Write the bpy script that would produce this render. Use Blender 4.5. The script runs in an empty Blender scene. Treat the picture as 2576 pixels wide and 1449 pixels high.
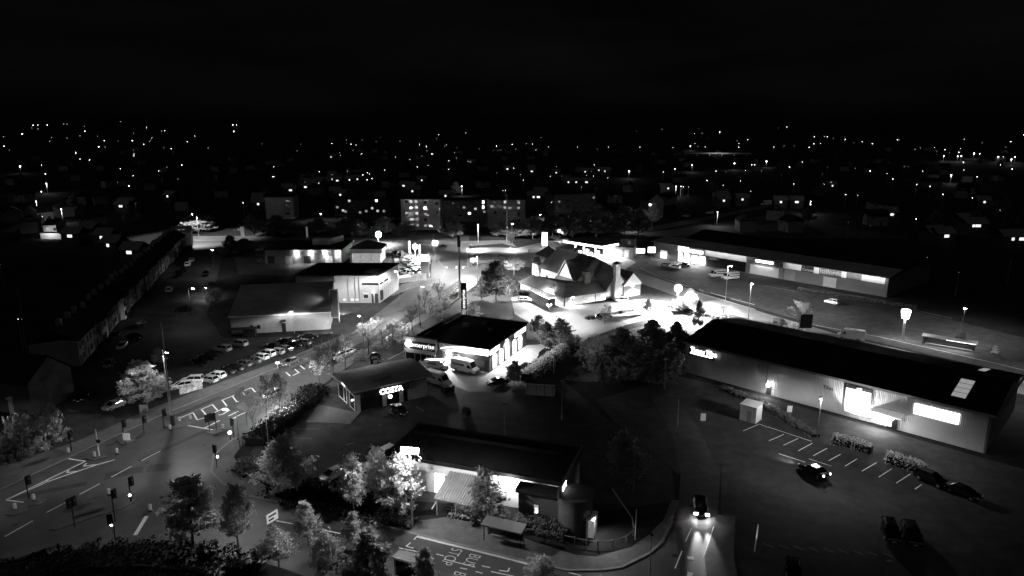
import bpy, math, random
from mathutils import Vector, Matrix
random.seed(7)
S = bpy.context.scene
R = math.radians
# ---------------------------------------------------------------- camera, sky, added fill light, exposure
CAM_H, PITCH, FOC, CX, CY = 50.0, R(13.2), 1717.3, 1288.0, 724.5
cd = bpy.data.cameras.new('camera'); cam = bpy.data.objects.new('camera', cd); S.collection.objects.link(cam)
cam.location = (0, 0, CAM_H); cam.rotation_euler = (R(90) - PITCH, 0, 0)
cd.sensor_width = 36; cd.lens = 36 * FOC / 2576; cd.clip_start = 0.5; cd.clip_end = 20000
S.camera = cam
W = bpy.data.worlds.new('World'); S.world = W; W.use_nodes = True
wt = W.node_tree; bg = wt.nodes['Background']
sky = wt.nodes.new('ShaderNodeTexSky'); sky.sky_type = 'NISHITA'; sky.sun_disc = False
sky.sun_elevation = R(2); sky.sun_rotation = R(200)
bw = wt.nodes.new('ShaderNodeRGBToBW')
cl = wt.nodes.new('ShaderNodeTexNoise'); cl.inputs['Scale'].default_value = 3.0; cl.inputs['Detail'].default_value = 6      # faint uneven cloud
tcw = wt.nodes.new('ShaderNodeTexCoord'); mpw = wt.nodes.new('ShaderNodeMapping'); mpw.inputs['Scale'].default_value = (1, 1, 5)
wt.links.new(tcw.outputs['Generated'], mpw.inputs[0]); wt.links.new(mpw.outputs[0], cl.inputs['Vector'])
cr = wt.nodes.new('ShaderNodeMapRange'); cr.inputs[1].default_value = .35; cr.inputs[2].default_value = .75; cr.inputs[3].default_value = .6; cr.inputs[4].default_value = 1.9; wt.links.new(cl.outputs[0], cr.inputs[0])
cm = wt.nodes.new('ShaderNodeMath'); cm.operation = 'MULTIPLY'
wt.links.new(sky.outputs[0], bw.inputs[0]); wt.links.new(bw.outputs[0], cm.inputs[0]); wt.links.new(cr.outputs[0], cm.inputs[1]); wt.links.new(cm.outputs[0], bg.inputs[0])
bg.inputs[1].default_value = 0.0003
town_glow_fill = bpy.data.lights.new('town_glow_fill', 'SUN'); town_glow_fill.energy = 0.03; town_glow_fill.angle = R(30)  # added soft fill for the dark areas, standing for diffused town glow
mo = bpy.data.objects.new('town_glow_fill', town_glow_fill); S.collection.objects.link(mo); mo.rotation_euler = (R(40), 0, R(-20))
S.view_settings.view_transform = 'Standard'; S.view_settings.look = 'None'
S.view_settings.exposure = 1.5; S.view_settings.gamma = 1.0
S.render.engine = 'CYCLES'
S.cycles.use_denoising = True
S.cycles.max_bounces = 4; S.cycles.diffuse_bounces = 2; S.cycles.glossy_bounces = 2; S.cycles.transmission_bounces = 2
S.cycles.sample_clamp_indirect = 2.0
S.cycles.use_adaptive_sampling = True; S.cycles.adaptive_threshold = 0.02

# ---------------------------------------------------------------- survey helpers: picture measurements -> ground points in metres
X0 = {1: 0, 2: 644, 3: 1288, 4: 1932}; Y0 = {'A': 268.33, 'B': 603.75, 'C': 939.17, 'D': 1207.5}
def c(n, x, y): return (X0[int(n[1])] + x / 4, Y0[n[0]] + y / 4)
def ray(p):
    a = (p[0] - CX) / FOC; b = (CY - p[1]) / FOC
    return Vector((a, math.cos(PITCH) + b * math.sin(PITCH), -math.sin(PITCH) + b * math.cos(PITCH)))
def G(p, z=0.0):
    d = ray(p); t = (z - CAM_H) / d.z
    return Vector((d.x * t, d.y * t, z))
def proj(v):
    zc = v.y * math.cos(PITCH) - (v.z - CAM_H) * math.sin(PITCH); yc = v.y * math.sin(PITCH) + (v.z - CAM_H) * math.cos(PITCH)
    return (CX + FOC * v.x / zc, CY - FOC * yc / zc)
def Ht(b, ytop):
    g = G(b); lo, hi = 0.0, 49.0
    for _ in range(40):
        m = (lo + hi) / 2
        if proj(Vector((g.x, g.y, m)))[1] > ytop: lo = m
        else: hi = m
    return lo
def ss(a, b, x):
    t = min(1, max(0, (x - a) / (b - a))); return t * t * (3 - 2 * t)
def hill(x, y):
    rough = ss(1300, 2600, y) * (2.6 * math.sin(x / 23 + y / 90) + 2.2 * math.sin(x / 41 - y / 130 + 2) + 3.0 * math.sin(x / 97 + y / 60))
    return rough + 95 * ss(900, 3300, y) * (0.9 + 0.12 * math.sin(x / 420 + 1)) + 10 * ss(500, 1500, y) * (0.6 + 0.4 * math.sin(x / 230 + y / 300))
def hit_hill(p, dz):
    d = ray(p); d = d / d.y; y = 150.0
    while y < 4600:
        if CAM_H + d.z * y < hill(d.x * y, y) + dz: break
        y += 4
    return Vector((d.x * y, y, hill(d.x * y, y)))

# ---------------------------------------------------------------- materials (all grey: the photograph has no colour)
def mat(name, v, rough=.8, noise=None, metal=0, emit=0, bump=None, stripes=None, sample=True, spec=.25):
    m = bpy.data.materials.new(name); m.use_nodes = True; nt = m.node_tree; n = nt.nodes; l = nt.links
    b = n['Principled BSDF']; b.inputs['Base Color'].default_value = (v, v, v, 1); b.inputs['Roughness'].default_value = rough
    b.inputs['Metallic'].default_value = metal; b.inputs['Specular IOR Level'].default_value = spec
    if emit:
        b.inputs['Emission Color'].default_value = (1, 1, 1, 1); b.inputs['Emission Strength'].default_value = emit
        if not sample: m.cycles.emission_sampling = 'NONE'
    if noise or stripes or bump:
        tc = n.new('ShaderNodeTexCoord')
    if noise:
        val = None
        for sc, amt in noise:
            t = n.new('ShaderNodeTexNoise'); t.inputs['Scale'].default_value = sc; t.inputs['Detail'].default_value = 5
            t.inputs['Roughness'].default_value = .65
            l.new(tc.outputs['Object'], t.inputs['Vector'])
            mr = n.new('ShaderNodeMapRange'); mr.inputs[1].default_value = .3; mr.inputs[2].default_value = .7
            mr.inputs[3].default_value = 1 - amt; mr.inputs[4].default_value = 1 + amt
            l.new(t.outputs[0], mr.inputs[0])
            if val is None: val = mr.outputs[0]
            else:
                mm = n.new('ShaderNodeMath'); mm.operation = 'MULTIPLY'; l.new(val, mm.inputs[0]); l.new(mr.outputs[0], mm.inputs[1]); val = mm.outputs[0]
        mm = n.new('ShaderNodeMath'); mm.operation = 'MULTIPLY'; mm.inputs[1].default_value = v; l.new(val, mm.inputs[0])
        l.new(mm.outputs[0], b.inputs['Base Color'])
        if bump:
            bp = n.new('ShaderNodeBump'); bp.inputs['Strength'].default_value = bump; bp.inputs['Distance'].default_value = .05
            l.new(val, bp.inputs['Height']); l.new(bp.outputs[0], b.inputs['Normal'])
    if stripes:
        axis, sc, st = stripes
        w = n.new('ShaderNodeTexWave'); w.bands_direction = axis; w.inputs['Scale'].default_value = sc
        l.new(tc.outputs['Object'], w.inputs['Vector'])
        bp = n.new('ShaderNodeBump'); bp.inputs['Strength'].default_value = st; bp.inputs['Distance'].default_value = .08
        l.new(w.outputs[1], bp.inputs['Height']); l.new(bp.outputs[0], b.inputs['Normal'])
    return m
M = {}
M['ground'] = mat('dark earth', .02, .95, [(.05, .4), (.6, .35)], spec=.05)
M['grass'] = mat('rough grass', .045, .95, [(.15, .35), (2.2, .45)])
M['asphalt'] = mat('asphalt', .08, .6, [(.045, .32), (.35, .22), (9, .15)])
M['lot'] = mat('car park tarmac', .04, .85, [(.06, .4), (.45, .35), (9, .2)], spec=.1)
M['pale'] = mat('pale concrete', .2, .85, [(.07, .2), (.8, .1)])
M['pave'] = mat('paving', .105, .85, [(.1, .3), (1.1, .22)])
M['patch'] = mat('newer tarmac patch', .045, .7, [(.5, .25), (9, .15)])
M['kerb'] = mat('kerb stone', .2, .85, [(1, .2)])
M['paint'] = mat('road paint', .78, .7, [(3, .22)])
M['worn'] = mat('worn road paint', .3, .8, [(2, .4)])
M['redtar'] = mat('coloured bus lane tarmac', .085, .8, [(.08, .2), (1, .1)])
M['roof'] = mat('dark roofing', .014, .85, [(.12, .5), (1.5, .35)], spec=.08)
M['roofg'] = mat('grey roofing', .26, .7, [(.12, .35), (1.2, .2)], stripes=('X', 1.6, .25))
M['tile'] = mat('roof tiles', .15, .85, [(.4, .25), (5, .25)], bump=.3)
M['wall'] = mat('painted wall', .5, .8, [(.3, .08), (2, .06)])
M['bollard'] = mat('bollard face', .3, .6, emit=.02)
M['white'] = mat('white render', .72, .75, [(.4, .08), (3, .05)])
M['clad'] = mat('ribbed metal cladding', .33, .55, [(.2, .1)], stripes=('X', 1.1, .9))
M['cladd'] = mat('dark metal cladding', .14, .55, [(.2, .15)], stripes=('X', 2.0, .3))
M['brick'] = mat('brick', .16, .9, [(.3, .2), (6, .25)])
M['brickd'] = mat('dark brick', .07, .9, [(.3, .2), (6, .25)])
M['concrete'] = mat('panel concrete', .3, .85, [(.12, .15), (1, .12)])
M['trim'] = mat('white trim', .7, .5)
M['dark'] = mat('dark frame', .02, .5)
M['mid'] = mat('grey metal', .25, .45, metal=.4)
M['steel'] = mat('galvanised steel', .4, .4, metal=.6)
M['black'] = mat('black plastic', .012, .5)
M['glass'] = mat('dark glass', .01, .08, spec=.8)
M['tyre'] = mat('rubber', .015, .85)
def leafy(m, v):
    # thin leaves let part of the light through
    nt = m.node_tree; n = nt.nodes; b = n['Principled BSDF']; t = n.new('ShaderNodeBsdfTranslucent'); t.inputs[0].default_value = (v, v, v, 1)
    x = n.new('ShaderNodeAddShader'); nt.links.new(b.outputs[0], x.inputs[0]); nt.links.new(t.outputs[0], x.inputs[1]); nt.links.new(x.outputs[0], n['Material Output'].inputs[0]); return m
M['trunk'] = mat('bark', .1, .9, [(4, .3)], bump=.4)
M['leaf'] = leafy(mat('leaves', .25, .7, [(.8, .3), (5, .3)]), .2)
M['leafd'] = leafy(mat('dark leaves', .1, .7, [(.8, .3), (5, .3)]), .08)
M['leafk'] = leafy(mat('near black leaves', .007, .8, [(.8, .3), (5, .3)], spec=.02), .006)  # leaf colour set close to black
M['lane'] = mat('dark lane tarmac', .05, .8, [(.06, .35), (.5, .25), (9, .15)], spec=.15)
M['slate'] = mat('slate roofing', .016, .8, [(.4, .25), (5, .25)], spec=.05)
M['leafp'] = leafy(mat('pale leaves', .3, .7, [(.8, .25), (5, .3)]), .2)
M['twig'] = mat('pale twigs', .24, .9, [(3, .3)])
M['wood'] = mat('pale timber', .4, .8, [(2, .2)])
M['bin'] = mat('dark plastic bin', .03, .5)
M['lens'] = mat('lit lens', .8, emit=60, sample=False)
M['lensm'] = mat('lit lens dimmer', .8, emit=12, sample=False)
M['flood'] = mat('floodlight lens', .8, emit=90, sample=False)
M['neon'] = mat('lit letters', .8, emit=3)
M['neonb'] = mat('bright lit letters', .8, emit=5)
M['panel'] = mat('lit sign face', .8, emit=.55)
M['panelb'] = mat('bright lit sign face', .8, emit=2.5)
M['dimsign'] = mat('dim lit letters', .6, emit=.035)
M['win'] = mat('lit window', .6, emit=.22, noise=[(.9, .5)], sample=False)
M['winb'] = mat('bright lit window', .8, emit=2.5)
M['wind'] = mat('dimly lit window', .4, emit=.1, noise=[(1.2, .6)], sample=False)
M['star'] = mat('distant lamp', .8, emit=9, sample=False)
M['stard'] = mat('weak distant lamp', .8, emit=.9, sample=False)
M['farwin'] = mat('distant lit window', .8, emit=.45, sample=False)
M['tail'] = mat('lit tail light', .5, emit=8, sample=False)
for k, v, r in (('pw', .75, .25), ('ps', .33, .25), ('pg', .09, .25), ('pk', .012, .18)):
    M[k] = mat({'pw': 'white', 'ps': 'silver', 'pg': 'grey', 'pk': 'black'}[k] + ' car paint', v, r)

# ---------------------------------------------------------------- mesh helpers
class MB:
    def __init__(s): s.v = []; s.f = []
    def add(s, vs, fs):
        o = len(s.v); s.v += [tuple(q) for q in vs]; s.f += [tuple(i + o for i in f) for f in fs]; return s
    def box(s, x0, x1, y0, y1, z0, z1):
        return s.add([(x0, y0, z0), (x1, y0, z0), (x1, y1, z0), (x0, y1, z0), (x0, y0, z1), (x1, y0, z1), (x1, y1, z1), (x0, y1, z1)],
                     [(3, 2, 1, 0), (4, 5, 6, 7), (0, 1, 5, 4), (1, 2, 6, 5), (2, 3, 7, 6), (3, 0, 4, 7)])
    def prism(s, pts, z0, z1):
        a = sum(pts[i][0] * pts[(i + 1) % len(pts)][1] - pts[(i + 1) % len(pts)][0] * pts[i][1] for i in range(len(pts)))
        if a < 0: pts = pts[::-1]
        n = len(pts)
        return s.add([(p[0], p[1], z0) for p in pts] + [(p[0], p[1], z1) for p in pts],
                     [tuple(range(n - 1, -1, -1)), tuple(range(n, 2 * n))] + [(i, (i + 1) % n, n + (i + 1) % n, n + i) for i in range(n)])
    def poly(s, pts): return s.add(pts, [tuple(range(len(pts)))])
    def sheet(s, pts, z):
        a = sum(pts[i][0] * pts[(i + 1) % len(pts)][1] - pts[(i + 1) % len(pts)][0] * pts[i][1] for i in range(len(pts)))
        if a < 0: pts = pts[::-1]
        return s.poly([(p[0], p[1], z) for p in pts])
    def slab(s, pts, t):
        # a thick plate: 3d polygon and its copy t lower
        n = len(pts)
        return s.add(list(pts) + [(p[0], p[1], p[2] - t) for p in pts],
                     [tuple(range(n)), tuple(range(2 * n - 1, n - 1, -1))] + [((i + 1) % n, i, n + i, n + (i + 1) % n) for i in range(n)])
    def tube(s, p, q, r0, r1=None, n=8):
        r1 = r0 if r1 is None else r1
        p = Vector(p); q = Vector(q); d = (q - p)
        if d.length < 1e-6: return s
        d.normalize(); u = d.orthogonal().normalized(); w = d.cross(u); vs = []
        for ctr, r in ((p, r0), (q, r1)):
            for i in range(n):
                a = 2 * math.pi * i / n; vs.append(ctr + (u * math.cos(a) + w * math.sin(a)) * r)
        return s.add(vs, [(i, (i + 1) % n, n + (i + 1) % n, n + i) for i in range(n)] + [tuple(range(n - 1, -1, -1)), tuple(range(n, 2 * n))])
    def path(s, pts, r, n=6):
        for a, b in zip(pts, pts[1:]): s.tube(a, b, r, r, n)
        return s
    def lathe(s, prof, cx=0, cy=0, n=16):
        vs = []; k = len(prof)
        for r, z in prof:
            for i in range(n):
                a = 2 * math.pi * i / n; vs.append((cx + r * math.cos(a), cy + r * math.sin(a), z))
        fs = [(j * n + i, j * n + (i + 1) % n, (j + 1) * n + (i + 1) % n, (j + 1) * n + i) for j in range(k - 1) for i in range(n)]
        return s.add(vs, fs + [tuple(range(n - 1, -1, -1)), tuple(range((k - 1) * n, k * n))])
    def ball(s, ctr, r, n=10, sz=1.0):
        k = n // 2
        return s.lathe([(max(.001, r * math.sin(math.pi * j / k)), ctr[2] - sz * r * math.cos(math.pi * j / k)) for j in range(k + 1)], ctr[0], ctr[1], n)
    def strip(s, pts, w, z):
        # flat painted line of width w along ground points
        P = [Vector((p[0], p[1])) for p in pts]
        for a, b in zip(P, P[1:]):
            d = (b - a)
            if d.length < 1e-4: continue
            d.normalize(); nn = Vector((-d.y, d.x)) * (w / 2)
            s.poly([(a.x - nn.x, a.y - nn.y, z), (b.x - nn.x, b.y - nn.y, z), (b.x + nn.x, b.y + nn.y, z), (a.x + nn.x, a.y + nn.y, z)])
        return s
    def mesh(s, name, m, smooth=False):
        me = bpy.data.meshes.new(name); me.from_pydata(s.v, [], s.f); me.update()
        if m is not None: me.materials.append(M[m] if isinstance(m, str) else m)
        if smooth: me.polygons.foreach_set('use_smooth', [True] * len(me.polygons))
        return me
    def build(s, name, m, parent=None, loc=None, rz=0, smooth=False):
        o = bpy.data.objects.new(name, s.mesh(name, m, smooth)); S.collection.objects.link(o)
        if parent is not None: o.parent = parent
        if loc is not None: o.location = loc
        o.rotation_euler = (0, 0, rz)
        return o
def tag(o, label, cat, group=None):
    o['label'] = label; o['category'] = cat
    if group: o['group'] = group
    return o
def thing(name, label, cat, loc, rz=0.0, group=None):
    o = bpy.data.objects.new(name, None); S.collection.objects.link(o); o.empty_display_size = .3
    o.location = (loc[0], loc[1], loc[2] if len(loc) > 2 else 0); o.rotation_euler = (0, 0, rz)
    return tag(o, label, cat, group)
def struct(name, mb, m, kind='structure'):
    o = mb.build(name, m); o['kind'] = kind; return o
def solid_text(name, cu, m):
    # turns lettering into an ordinary mesh object
    tmp = bpy.data.objects.new(name, cu); S.collection.objects.link(tmp); dg = bpy.context.evaluated_depsgraph_get()
    me = bpy.data.meshes.new_from_object(tmp.evaluated_get(dg)); me.name = name; bpy.data.objects.remove(tmp); me.materials.clear(); me.materials.append(M[m])
    o = bpy.data.objects.new(name, me); S.collection.objects.link(o); return o
def text(body, m, parent, loc, size, rot=(R(90), 0, 0), ext=.03, name='lettering', align='LEFT', sx=1.0, sp=1.0, bold=0.0):
    cu = bpy.data.curves.new(name, 'FONT'); cu.body = body; cu.size = size; cu.extrude = ext; cu.align_x = align; cu.space_character = sp; cu.offset = bold
    o = solid_text(name, cu, m)
    o.parent = parent; o.location = loc; o.rotation_euler = rot; o.scale = (sx, 1, 1); return o
def light(kind, parent, loc, power, target=None, size=160, blend=.6, rad=.15, name='light_source', shape=None):
    ld = bpy.data.lights.new(name, kind); ld.energy = power
    if kind == 'SPOT': ld.spot_size = R(size); ld.spot_blend = blend
    if kind == 'AREA': ld.shape = 'RECTANGLE'; ld.size, ld.size_y = shape
    else: ld.shadow_soft_size = rad
    o = bpy.data.objects.new(name, ld); S.collection.objects.link(o)
    if parent is not None: o.parent = parent
    o.location = loc
    d = Vector(target) if target is not None else Vector((0, 0, -1))
    o.rotation_euler = d.to_track_quat('-Z', 'Y').to_euler()
    return o
def street_optic(ld):
    # road lantern optic: throws more light sideways than straight down, so the road under it is lit evenly
    ld.use_nodes = True; nt = ld.node_tree; n = nt.nodes; l = nt.links; em = n['Emission']
    g = n.new('ShaderNodeNewGeometry'); sx = n.new('ShaderNodeSeparateXYZ'); l.new(g.outputs['Incoming'], sx.inputs[0])
    def op(k, a, b=None):
        m = n.new('ShaderNodeMath'); m.operation = k; l.new(a, m.inputs[0])
        if b is not None: m.inputs[1].default_value = b
        return m.outputs[0]
    za = op('ABSOLUTE', sx.outputs[2]); z = op('MAXIMUM', za, .36)
    cut = op('MINIMUM', op('MAXIMUM', op('DIVIDE', za, .36), .15), 1.0)      # and little of it towards the horizon
    mm = n.new('ShaderNodeMath'); mm.operation = 'MULTIPLY'; l.new(op('POWER', z, -2.6), mm.inputs[0]); l.new(op('POWER', cut, 1.6), mm.inputs[1])
    l.new(mm.outputs[0], em.inputs['Strength'])
def copy_thing(src, label, loc, rz, group=None):
    r = src.copy(); S.collection.objects.link(r); r.location = (loc[0], loc[1], loc[2] if len(loc) > 2 else 0); r.rotation_euler = (0, 0, rz)
    r['label'] = label
    if group: r['group'] = group
    for ch in list(src.children):
        cc = ch.copy(); S.collection.objects.link(cc); cc.parent = r
        for g in list(ch.children):
            gg = g.copy(); S.collection.objects.link(gg); gg.parent = cc
    return r
class Face:
    # a vertical facade plane: origin, direction; hit() says where a picture point falls on it (t along, z up)
    def __init__(s, o, ang): s.o = Vector((o[0], o[1], 0)); s.a = ang; s.u = Vector((math.cos(ang), math.sin(ang), 0)); s.n = Vector((-math.sin(ang), math.cos(ang), 0))
    def hit(s, p, off=0.0):
        d = ray(p); C = Vector((0, 0, CAM_H)); t = ((s.o + s.n * off - C).dot(s.n)) / d.dot(s.n); q = C + d * t
        return ((q - s.o).dot(s.u), q.z)
    def w(s, t, y=0, z=0): return s.o + s.u * t + s.n * y + Vector((0, 0, z))
def panel(parent, name, m, t0, t1, z0, z1, y=-.04, th=.06):
    return MB().box(t0, t1, y - th, y, z0, z1).build(name, m, parent)
def window(parent, t0, t1, z0, z1, m='glass', frame='trim', bars=1, y=-.02, name='window'):
    # framed window; the pane is its sub-part
    f = MB(); e = .08
    f.box(t0 - e, t1 + e, y - .08, y, z0 - e, z0); f.box(t0 - e, t1 + e, y - .08, y, z1, z1 + e)
    f.box(t0 - e, t0, y - .08, y, z0, z1); f.box(t1, t1 + e, y - .08, y, z0, z1)
    for i in range(1, bars + 1):
        x = t0 + (t1 - t0) * i / (bars + 1); f.box(x - .03, x + .03, y - .075, y, z0, z1)
    o = f.build(name, frame, parent)
    MB().box(t0, t1, y - .05, y + .005, z0, z1).build('pane', m, o)
    return o
# ================================================================ SETTING: ground, roads, pavements, markings
def V(*pts): return [G(p) for p in pts]
def C(n, *pts): return [G(c(n, *p)) for p in pts]
gb = MB(); xs = [-4600, -3800, -3200] + [-2700 + 22 * i for i in range(246)] + [2750, 3300, 3900, 4600]
ys = [-60, 60, 200, 340, 480] + [540 + 55 * i for i in range(78)]
gv = [(x, y, hill(x, y) - .05) for y in ys for x in xs]; nx = len(xs)
gb.add(gv, [(j * nx + i, j * nx + i + 1, (j + 1) * nx + i + 1, (j + 1) * nx + i) for j in range(len(ys) - 1) for i in range(nx - 1)])
o = struct('ground', gb, 'ground'); o.data.polygons.foreach_set('use_smooth', [True] * len(o.data.polygons))

def circ(cx, cy, r, n=40, e=1.0): return [(cx + r * math.cos(2 * math.pi * i / n), cy + e * r * math.sin(2 * math.pi * i / n)) for i in range(n)]
struct('car_park', MB()
    .sheet(V((1555, 640), (1780, 650), (2050, 720), (2700, 880), (2700, 975), (2140, 845), (1760, 730), (1600, 690)), -.03)
    .sheet(V((780, 985), (1030, 1010), (1080, 985), (1190, 915), (1330, 940), (1420, 960), (1560, 1080), (1690, 1180), (1700, 1260), (1480, 1290), (900, 1250), (680, 1200), (630, 1140), (660, 1095)), -.03)
    .sheet(V((1555, 1075), (1500, 1005), (1620, 970), (1702, 950), (1815, 1150), (1812, 1192), (1705, 1192), (1690, 1178)), -.032)
    .sheet(V((1700, 945), (1880, 985), (2576, 1180), (3000, 1500), (2900, 1800), (1850, 1700), (1812, 1500), (1815, 1150)), -.03)
    .sheet(V((488, 603), (570, 603), (548, 690), (520, 790), (560, 850), (790, 845), (751, 900), (575, 972), (192, 1140), (0, 1230), (-400, 1420), (-400, 1200), (80, 1040), (250, 880), (330, 780), (440, 655)), -.03)
    .sheet(V((580, 610), (985, 622), (990, 700), (600, 690)), -.03)
    .sheet(V((840, 750), (1010, 765), (890, 842), (760, 838)), -.025), 'lot')
struct('forecourt', MB()
    .sheet(V((985, 625), (1065, 640), (1083, 690), (1078, 704), (1005, 712)), -.02)
    .sheet(V((1285, 748), (1330, 738), (1420, 770), (1620, 752), (1700, 762), (1800, 790), (1770, 815), (1640, 798), (1560, 822), (1480, 850), (1445, 872), (1370, 832), (1295, 790)), -.02)
    .sheet(V((1385, 640), (1560, 640), (1600, 660), (1560, 685), (1400, 665)), -.02)
    .sheet(V((1060, 905), (1235, 930), (1325, 868), (1375, 865), (1390, 890), (1320, 930), (1235, 985), (1180, 985), (1080, 945)), -.02), 'pale')
struct('road', MB()
    .sheet(V((-300, 1375), (0, 1234), (192, 1144), (410, 1044), (575, 977), (751, 904), (872, 849), (1024, 729), (1080, 712), (1111, 699), (1120, 685), (1118, 674), (1101, 657), (1180, 640), (1240, 650), (1221, 674), (1201, 711), (1126, 769), (1039, 821), (924, 889), (773, 995), (704, 1036), (644, 1079), (582, 1109), (537, 1147), (532, 1189), (560, 1217), (600, 1239), (644, 1252), (704, 1266), (919, 1312), (1034, 1342), (1288, 1405), (1428, 1436), (1513, 1435), (1563, 1428), (1633, 1393), (1663, 1367), (1693, 1312), (1805, 1300), (1773, 1400), (1778, 1436), (1800, 1500), (1850, 1650), (1000, 1540), (720, 1432), (500, 1368), (410, 1343), (290, 1355), (112, 1380), (0, 1420), (-300, 1560)), 0)
    .sheet(circ(-8.5, 267.5, 22), .004)
    .sheet(V((470, 606), (640, 605.5), (820, 608), (950, 617), (1085, 654), (1180, 642), (1180, 613), (1050, 606), (900, 598), (660, 593), (470, 594)), .008)
    .sheet(V((1290, 640), (1300, 624), (1380, 606), (1500, 591), (1560, 585), (1690, 560), (1800, 541), (1930, 513), (1940, 519), (1800, 550), (1690, 572), (1560, 592), (1480, 604), (1400, 622), (1330, 645)), .008)
    .sheet(V((1280, 622), (1450, 645), (1620, 690), (1760, 735), (1932, 790), (2140, 850), (2700, 980), (2800, 1050), (2140, 884), (1932, 818), (1760, 766), (1620, 716), (1500, 695), (1270, 664)), .012), 'asphalt')
struct('access_road', MB().sheet(V((1693, 1314), (1708, 1260), (1712, 1190), (1690, 1090), (1640, 1000), (1690, 985), (1760, 1080), (1812, 1190), (1805, 1303)), -.004), 'lane')
struct('bus_lane', MB().sheet(C('D2', (1560, 545), (2576, 792), (2900, 880), (2700, 1120), (1350, 800)), .004), 'redtar')
pv = MB()
pv.prism(V((-300, 1375), (0, 1234), (192, 1144), (410, 1044), (575, 977), (751, 904), (872, 849), (862, 843), (740, 895), (562, 960), (398, 1022), (192, 1112), (0, 1176), (-300, 1290)), -.05, .12)
pv.prism(V((644, 1079), (582, 1109), (537, 1147), (532, 1189), (560, 1217), (600, 1239), (644, 1252), (704, 1266), (919, 1312), (1034, 1342), (1288, 1405), (1428, 1436), (1513, 1435), (1563, 1428), (1633, 1393), (1663, 1367), (1693, 1312), (1708, 1260), (1690, 1260), (1668, 1310), (1632, 1348), (1588, 1378), (1500, 1402), (1450, 1398), (1400, 1383), (1300, 1350), (1200, 1318), (1120, 1303), (1070, 1310), (1000, 1308), (760, 1261), (640, 1210), (606, 1180), (588, 1150), (610, 1120), (660, 1092)), -.05, .12)
pv.prism(V((112, 1380), (290, 1355), (410, 1343), (500, 1368), (500, 1388), (400, 1366), (290, 1380), (130, 1408)), -.05, .12)
pv.prism(V((1024, 729), (1080, 712), (1111, 699), (1120, 685), (1118, 674), (1101, 657), (1086, 654), (1084, 700), (1010, 716), (985, 745)), -.05, .12)
pv.prism(V((1805, 1300), (1773, 1400), (1778, 1436), (1800, 1500), (1860, 1480), (1845, 1400), (1850, 1300), (1805, 1297)), -.05, .12)
pv.prism(V((1050, 612), (1180, 617), (1260, 612), (1300, 622), (1280, 605), (1180, 608), (1050, 603)), -.05, .12)
pv.prism(V((800, 1018), (905, 1040), (880, 1068), (770, 1062)), -.05, .1)
struct('pavement', pv, 'pave')
kb = MB()
for pl in (((0, 1234), (192, 1144), (410, 1044), (575, 977), (751, 904), (872, 849)), ((644, 1079), (582, 1109), (537, 1147), (532, 1189), (560, 1217), (600, 1239), (644, 1252), (704, 1266), (919, 1312), (1034, 1342), (1288, 1405), (1428, 1436), (1513, 1435), (1563, 1428), (1633, 1393), (1663, 1367), (1693, 1312)), ((1024, 729), (1080, 712), (1111, 699), (1120, 685), (1118, 674), (1101, 657))):
    kb.strip(V(*pl), .35, .124)
struct('kerb', kb, 'kerb')
isl = MB()
isl.prism(C('D1', (760, 345), (1010, 195), (1170, 172), (1400, 195), (1240, 290), (880, 400), (560, 510), (500, 500)), -.05, .14)
isl.prism(C('C1', (860, 860), (980, 820), (1080, 845), (940, 880)), -.05, .14)
isl.prism(C('C1', (1640, 540), (1840, 470), (1990, 480), (1800, 560)), -.05, .14)
isl.prism(C('C1', (1180, 690), (1330, 650), (1380, 680), (1230, 730)), -.05, .14)
isl.prism(C('C1', (2060, 600), (2260, 540), (2330, 560), (2160, 620)), -.05, .14)
for q in ((350, 1290), (170, 1385)): isl.prism(circ(*G(c('C1', *q)).xy, 1.3, 14), -.05, .14)
isl.prism(V((1190, 648), (1245, 655), (1190, 668)), -.05, .14)
isl.prism(V((1348, 628), (1395, 622), (1400, 632), (1345, 640)), -.05, .14)
isl.prism(V((1150, 608), (1260, 605), (1285, 611), (1180, 620)), -.05, .14)
struct('traffic_island', isl, 'pave')
med = MB().prism(V((1160, 700), (1115, 735), (1035, 788), (955, 838), (870, 885), (800, 928), (815, 932), (890, 893), (985, 838), (1060, 790), (1130, 740)), -.05, .16)
med.prism(circ(-8.5, 266, 6.6, 30, .95), -.05, .3)
struct('verge', med, 'grass')
struct('grass_field', MB().sheet(V((1500, 600), (1700, 575), (1950, 540), (2300, 600), (2000, 600), (1800, 590), (1640, 595), (1560, 640), (1440, 610)), -.04)
    .sheet(V((640, 600), (900, 603), (1100, 606), (1180, 607), (1180, 590), (900, 575), (640, 580)), -.04)
    .sheet(V((1390, 880), (1450, 860), (1700, 800), (1860, 830), (1720, 860), (1700, 940), (1480, 960), (1330, 950)), -.04)
    .sheet(V((800, 985), (924, 889), (1039, 821), (1180, 735), (1290, 700), (1290, 800), (1060, 900)), -.04), 'grass', 'stuff')
mk = MB(); mw = MB()
def line(n, w, *pts, m=None): (m or mk).strip(C(n, *pts), w, .016)
for p in (((60, 1275), (860, 885), (690, 860)), ((60, 1275), (250, 1300)), ((60, 1277), (480, 1090), (975, 920), (1155, 870)), ((870, 905), (840, 935), (975, 918)), ((695, 970), (672, 1000), (770, 988)), ((485, 1072), (465, 1088), (500, 1088))): line('C1', .24, *p)
for p in (((1425, 880), (1615, 780)), ((1120, 1045), (1325, 935)), ((800, 1220), (1005, 1110)), ((470, 1400), (680, 1290))): line('C1', .17, *p)
line('D1', .17, (50, 570), (330, 410)); line('D1', .5, (1360, 555), (1475, 365))
for p in (((1890, 525), (2200, 580)), ((2050, 555), (2210, 475)), ((2200, 420), (2240, 412), (2315, 370))): line('C1', .3, *p)
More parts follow.
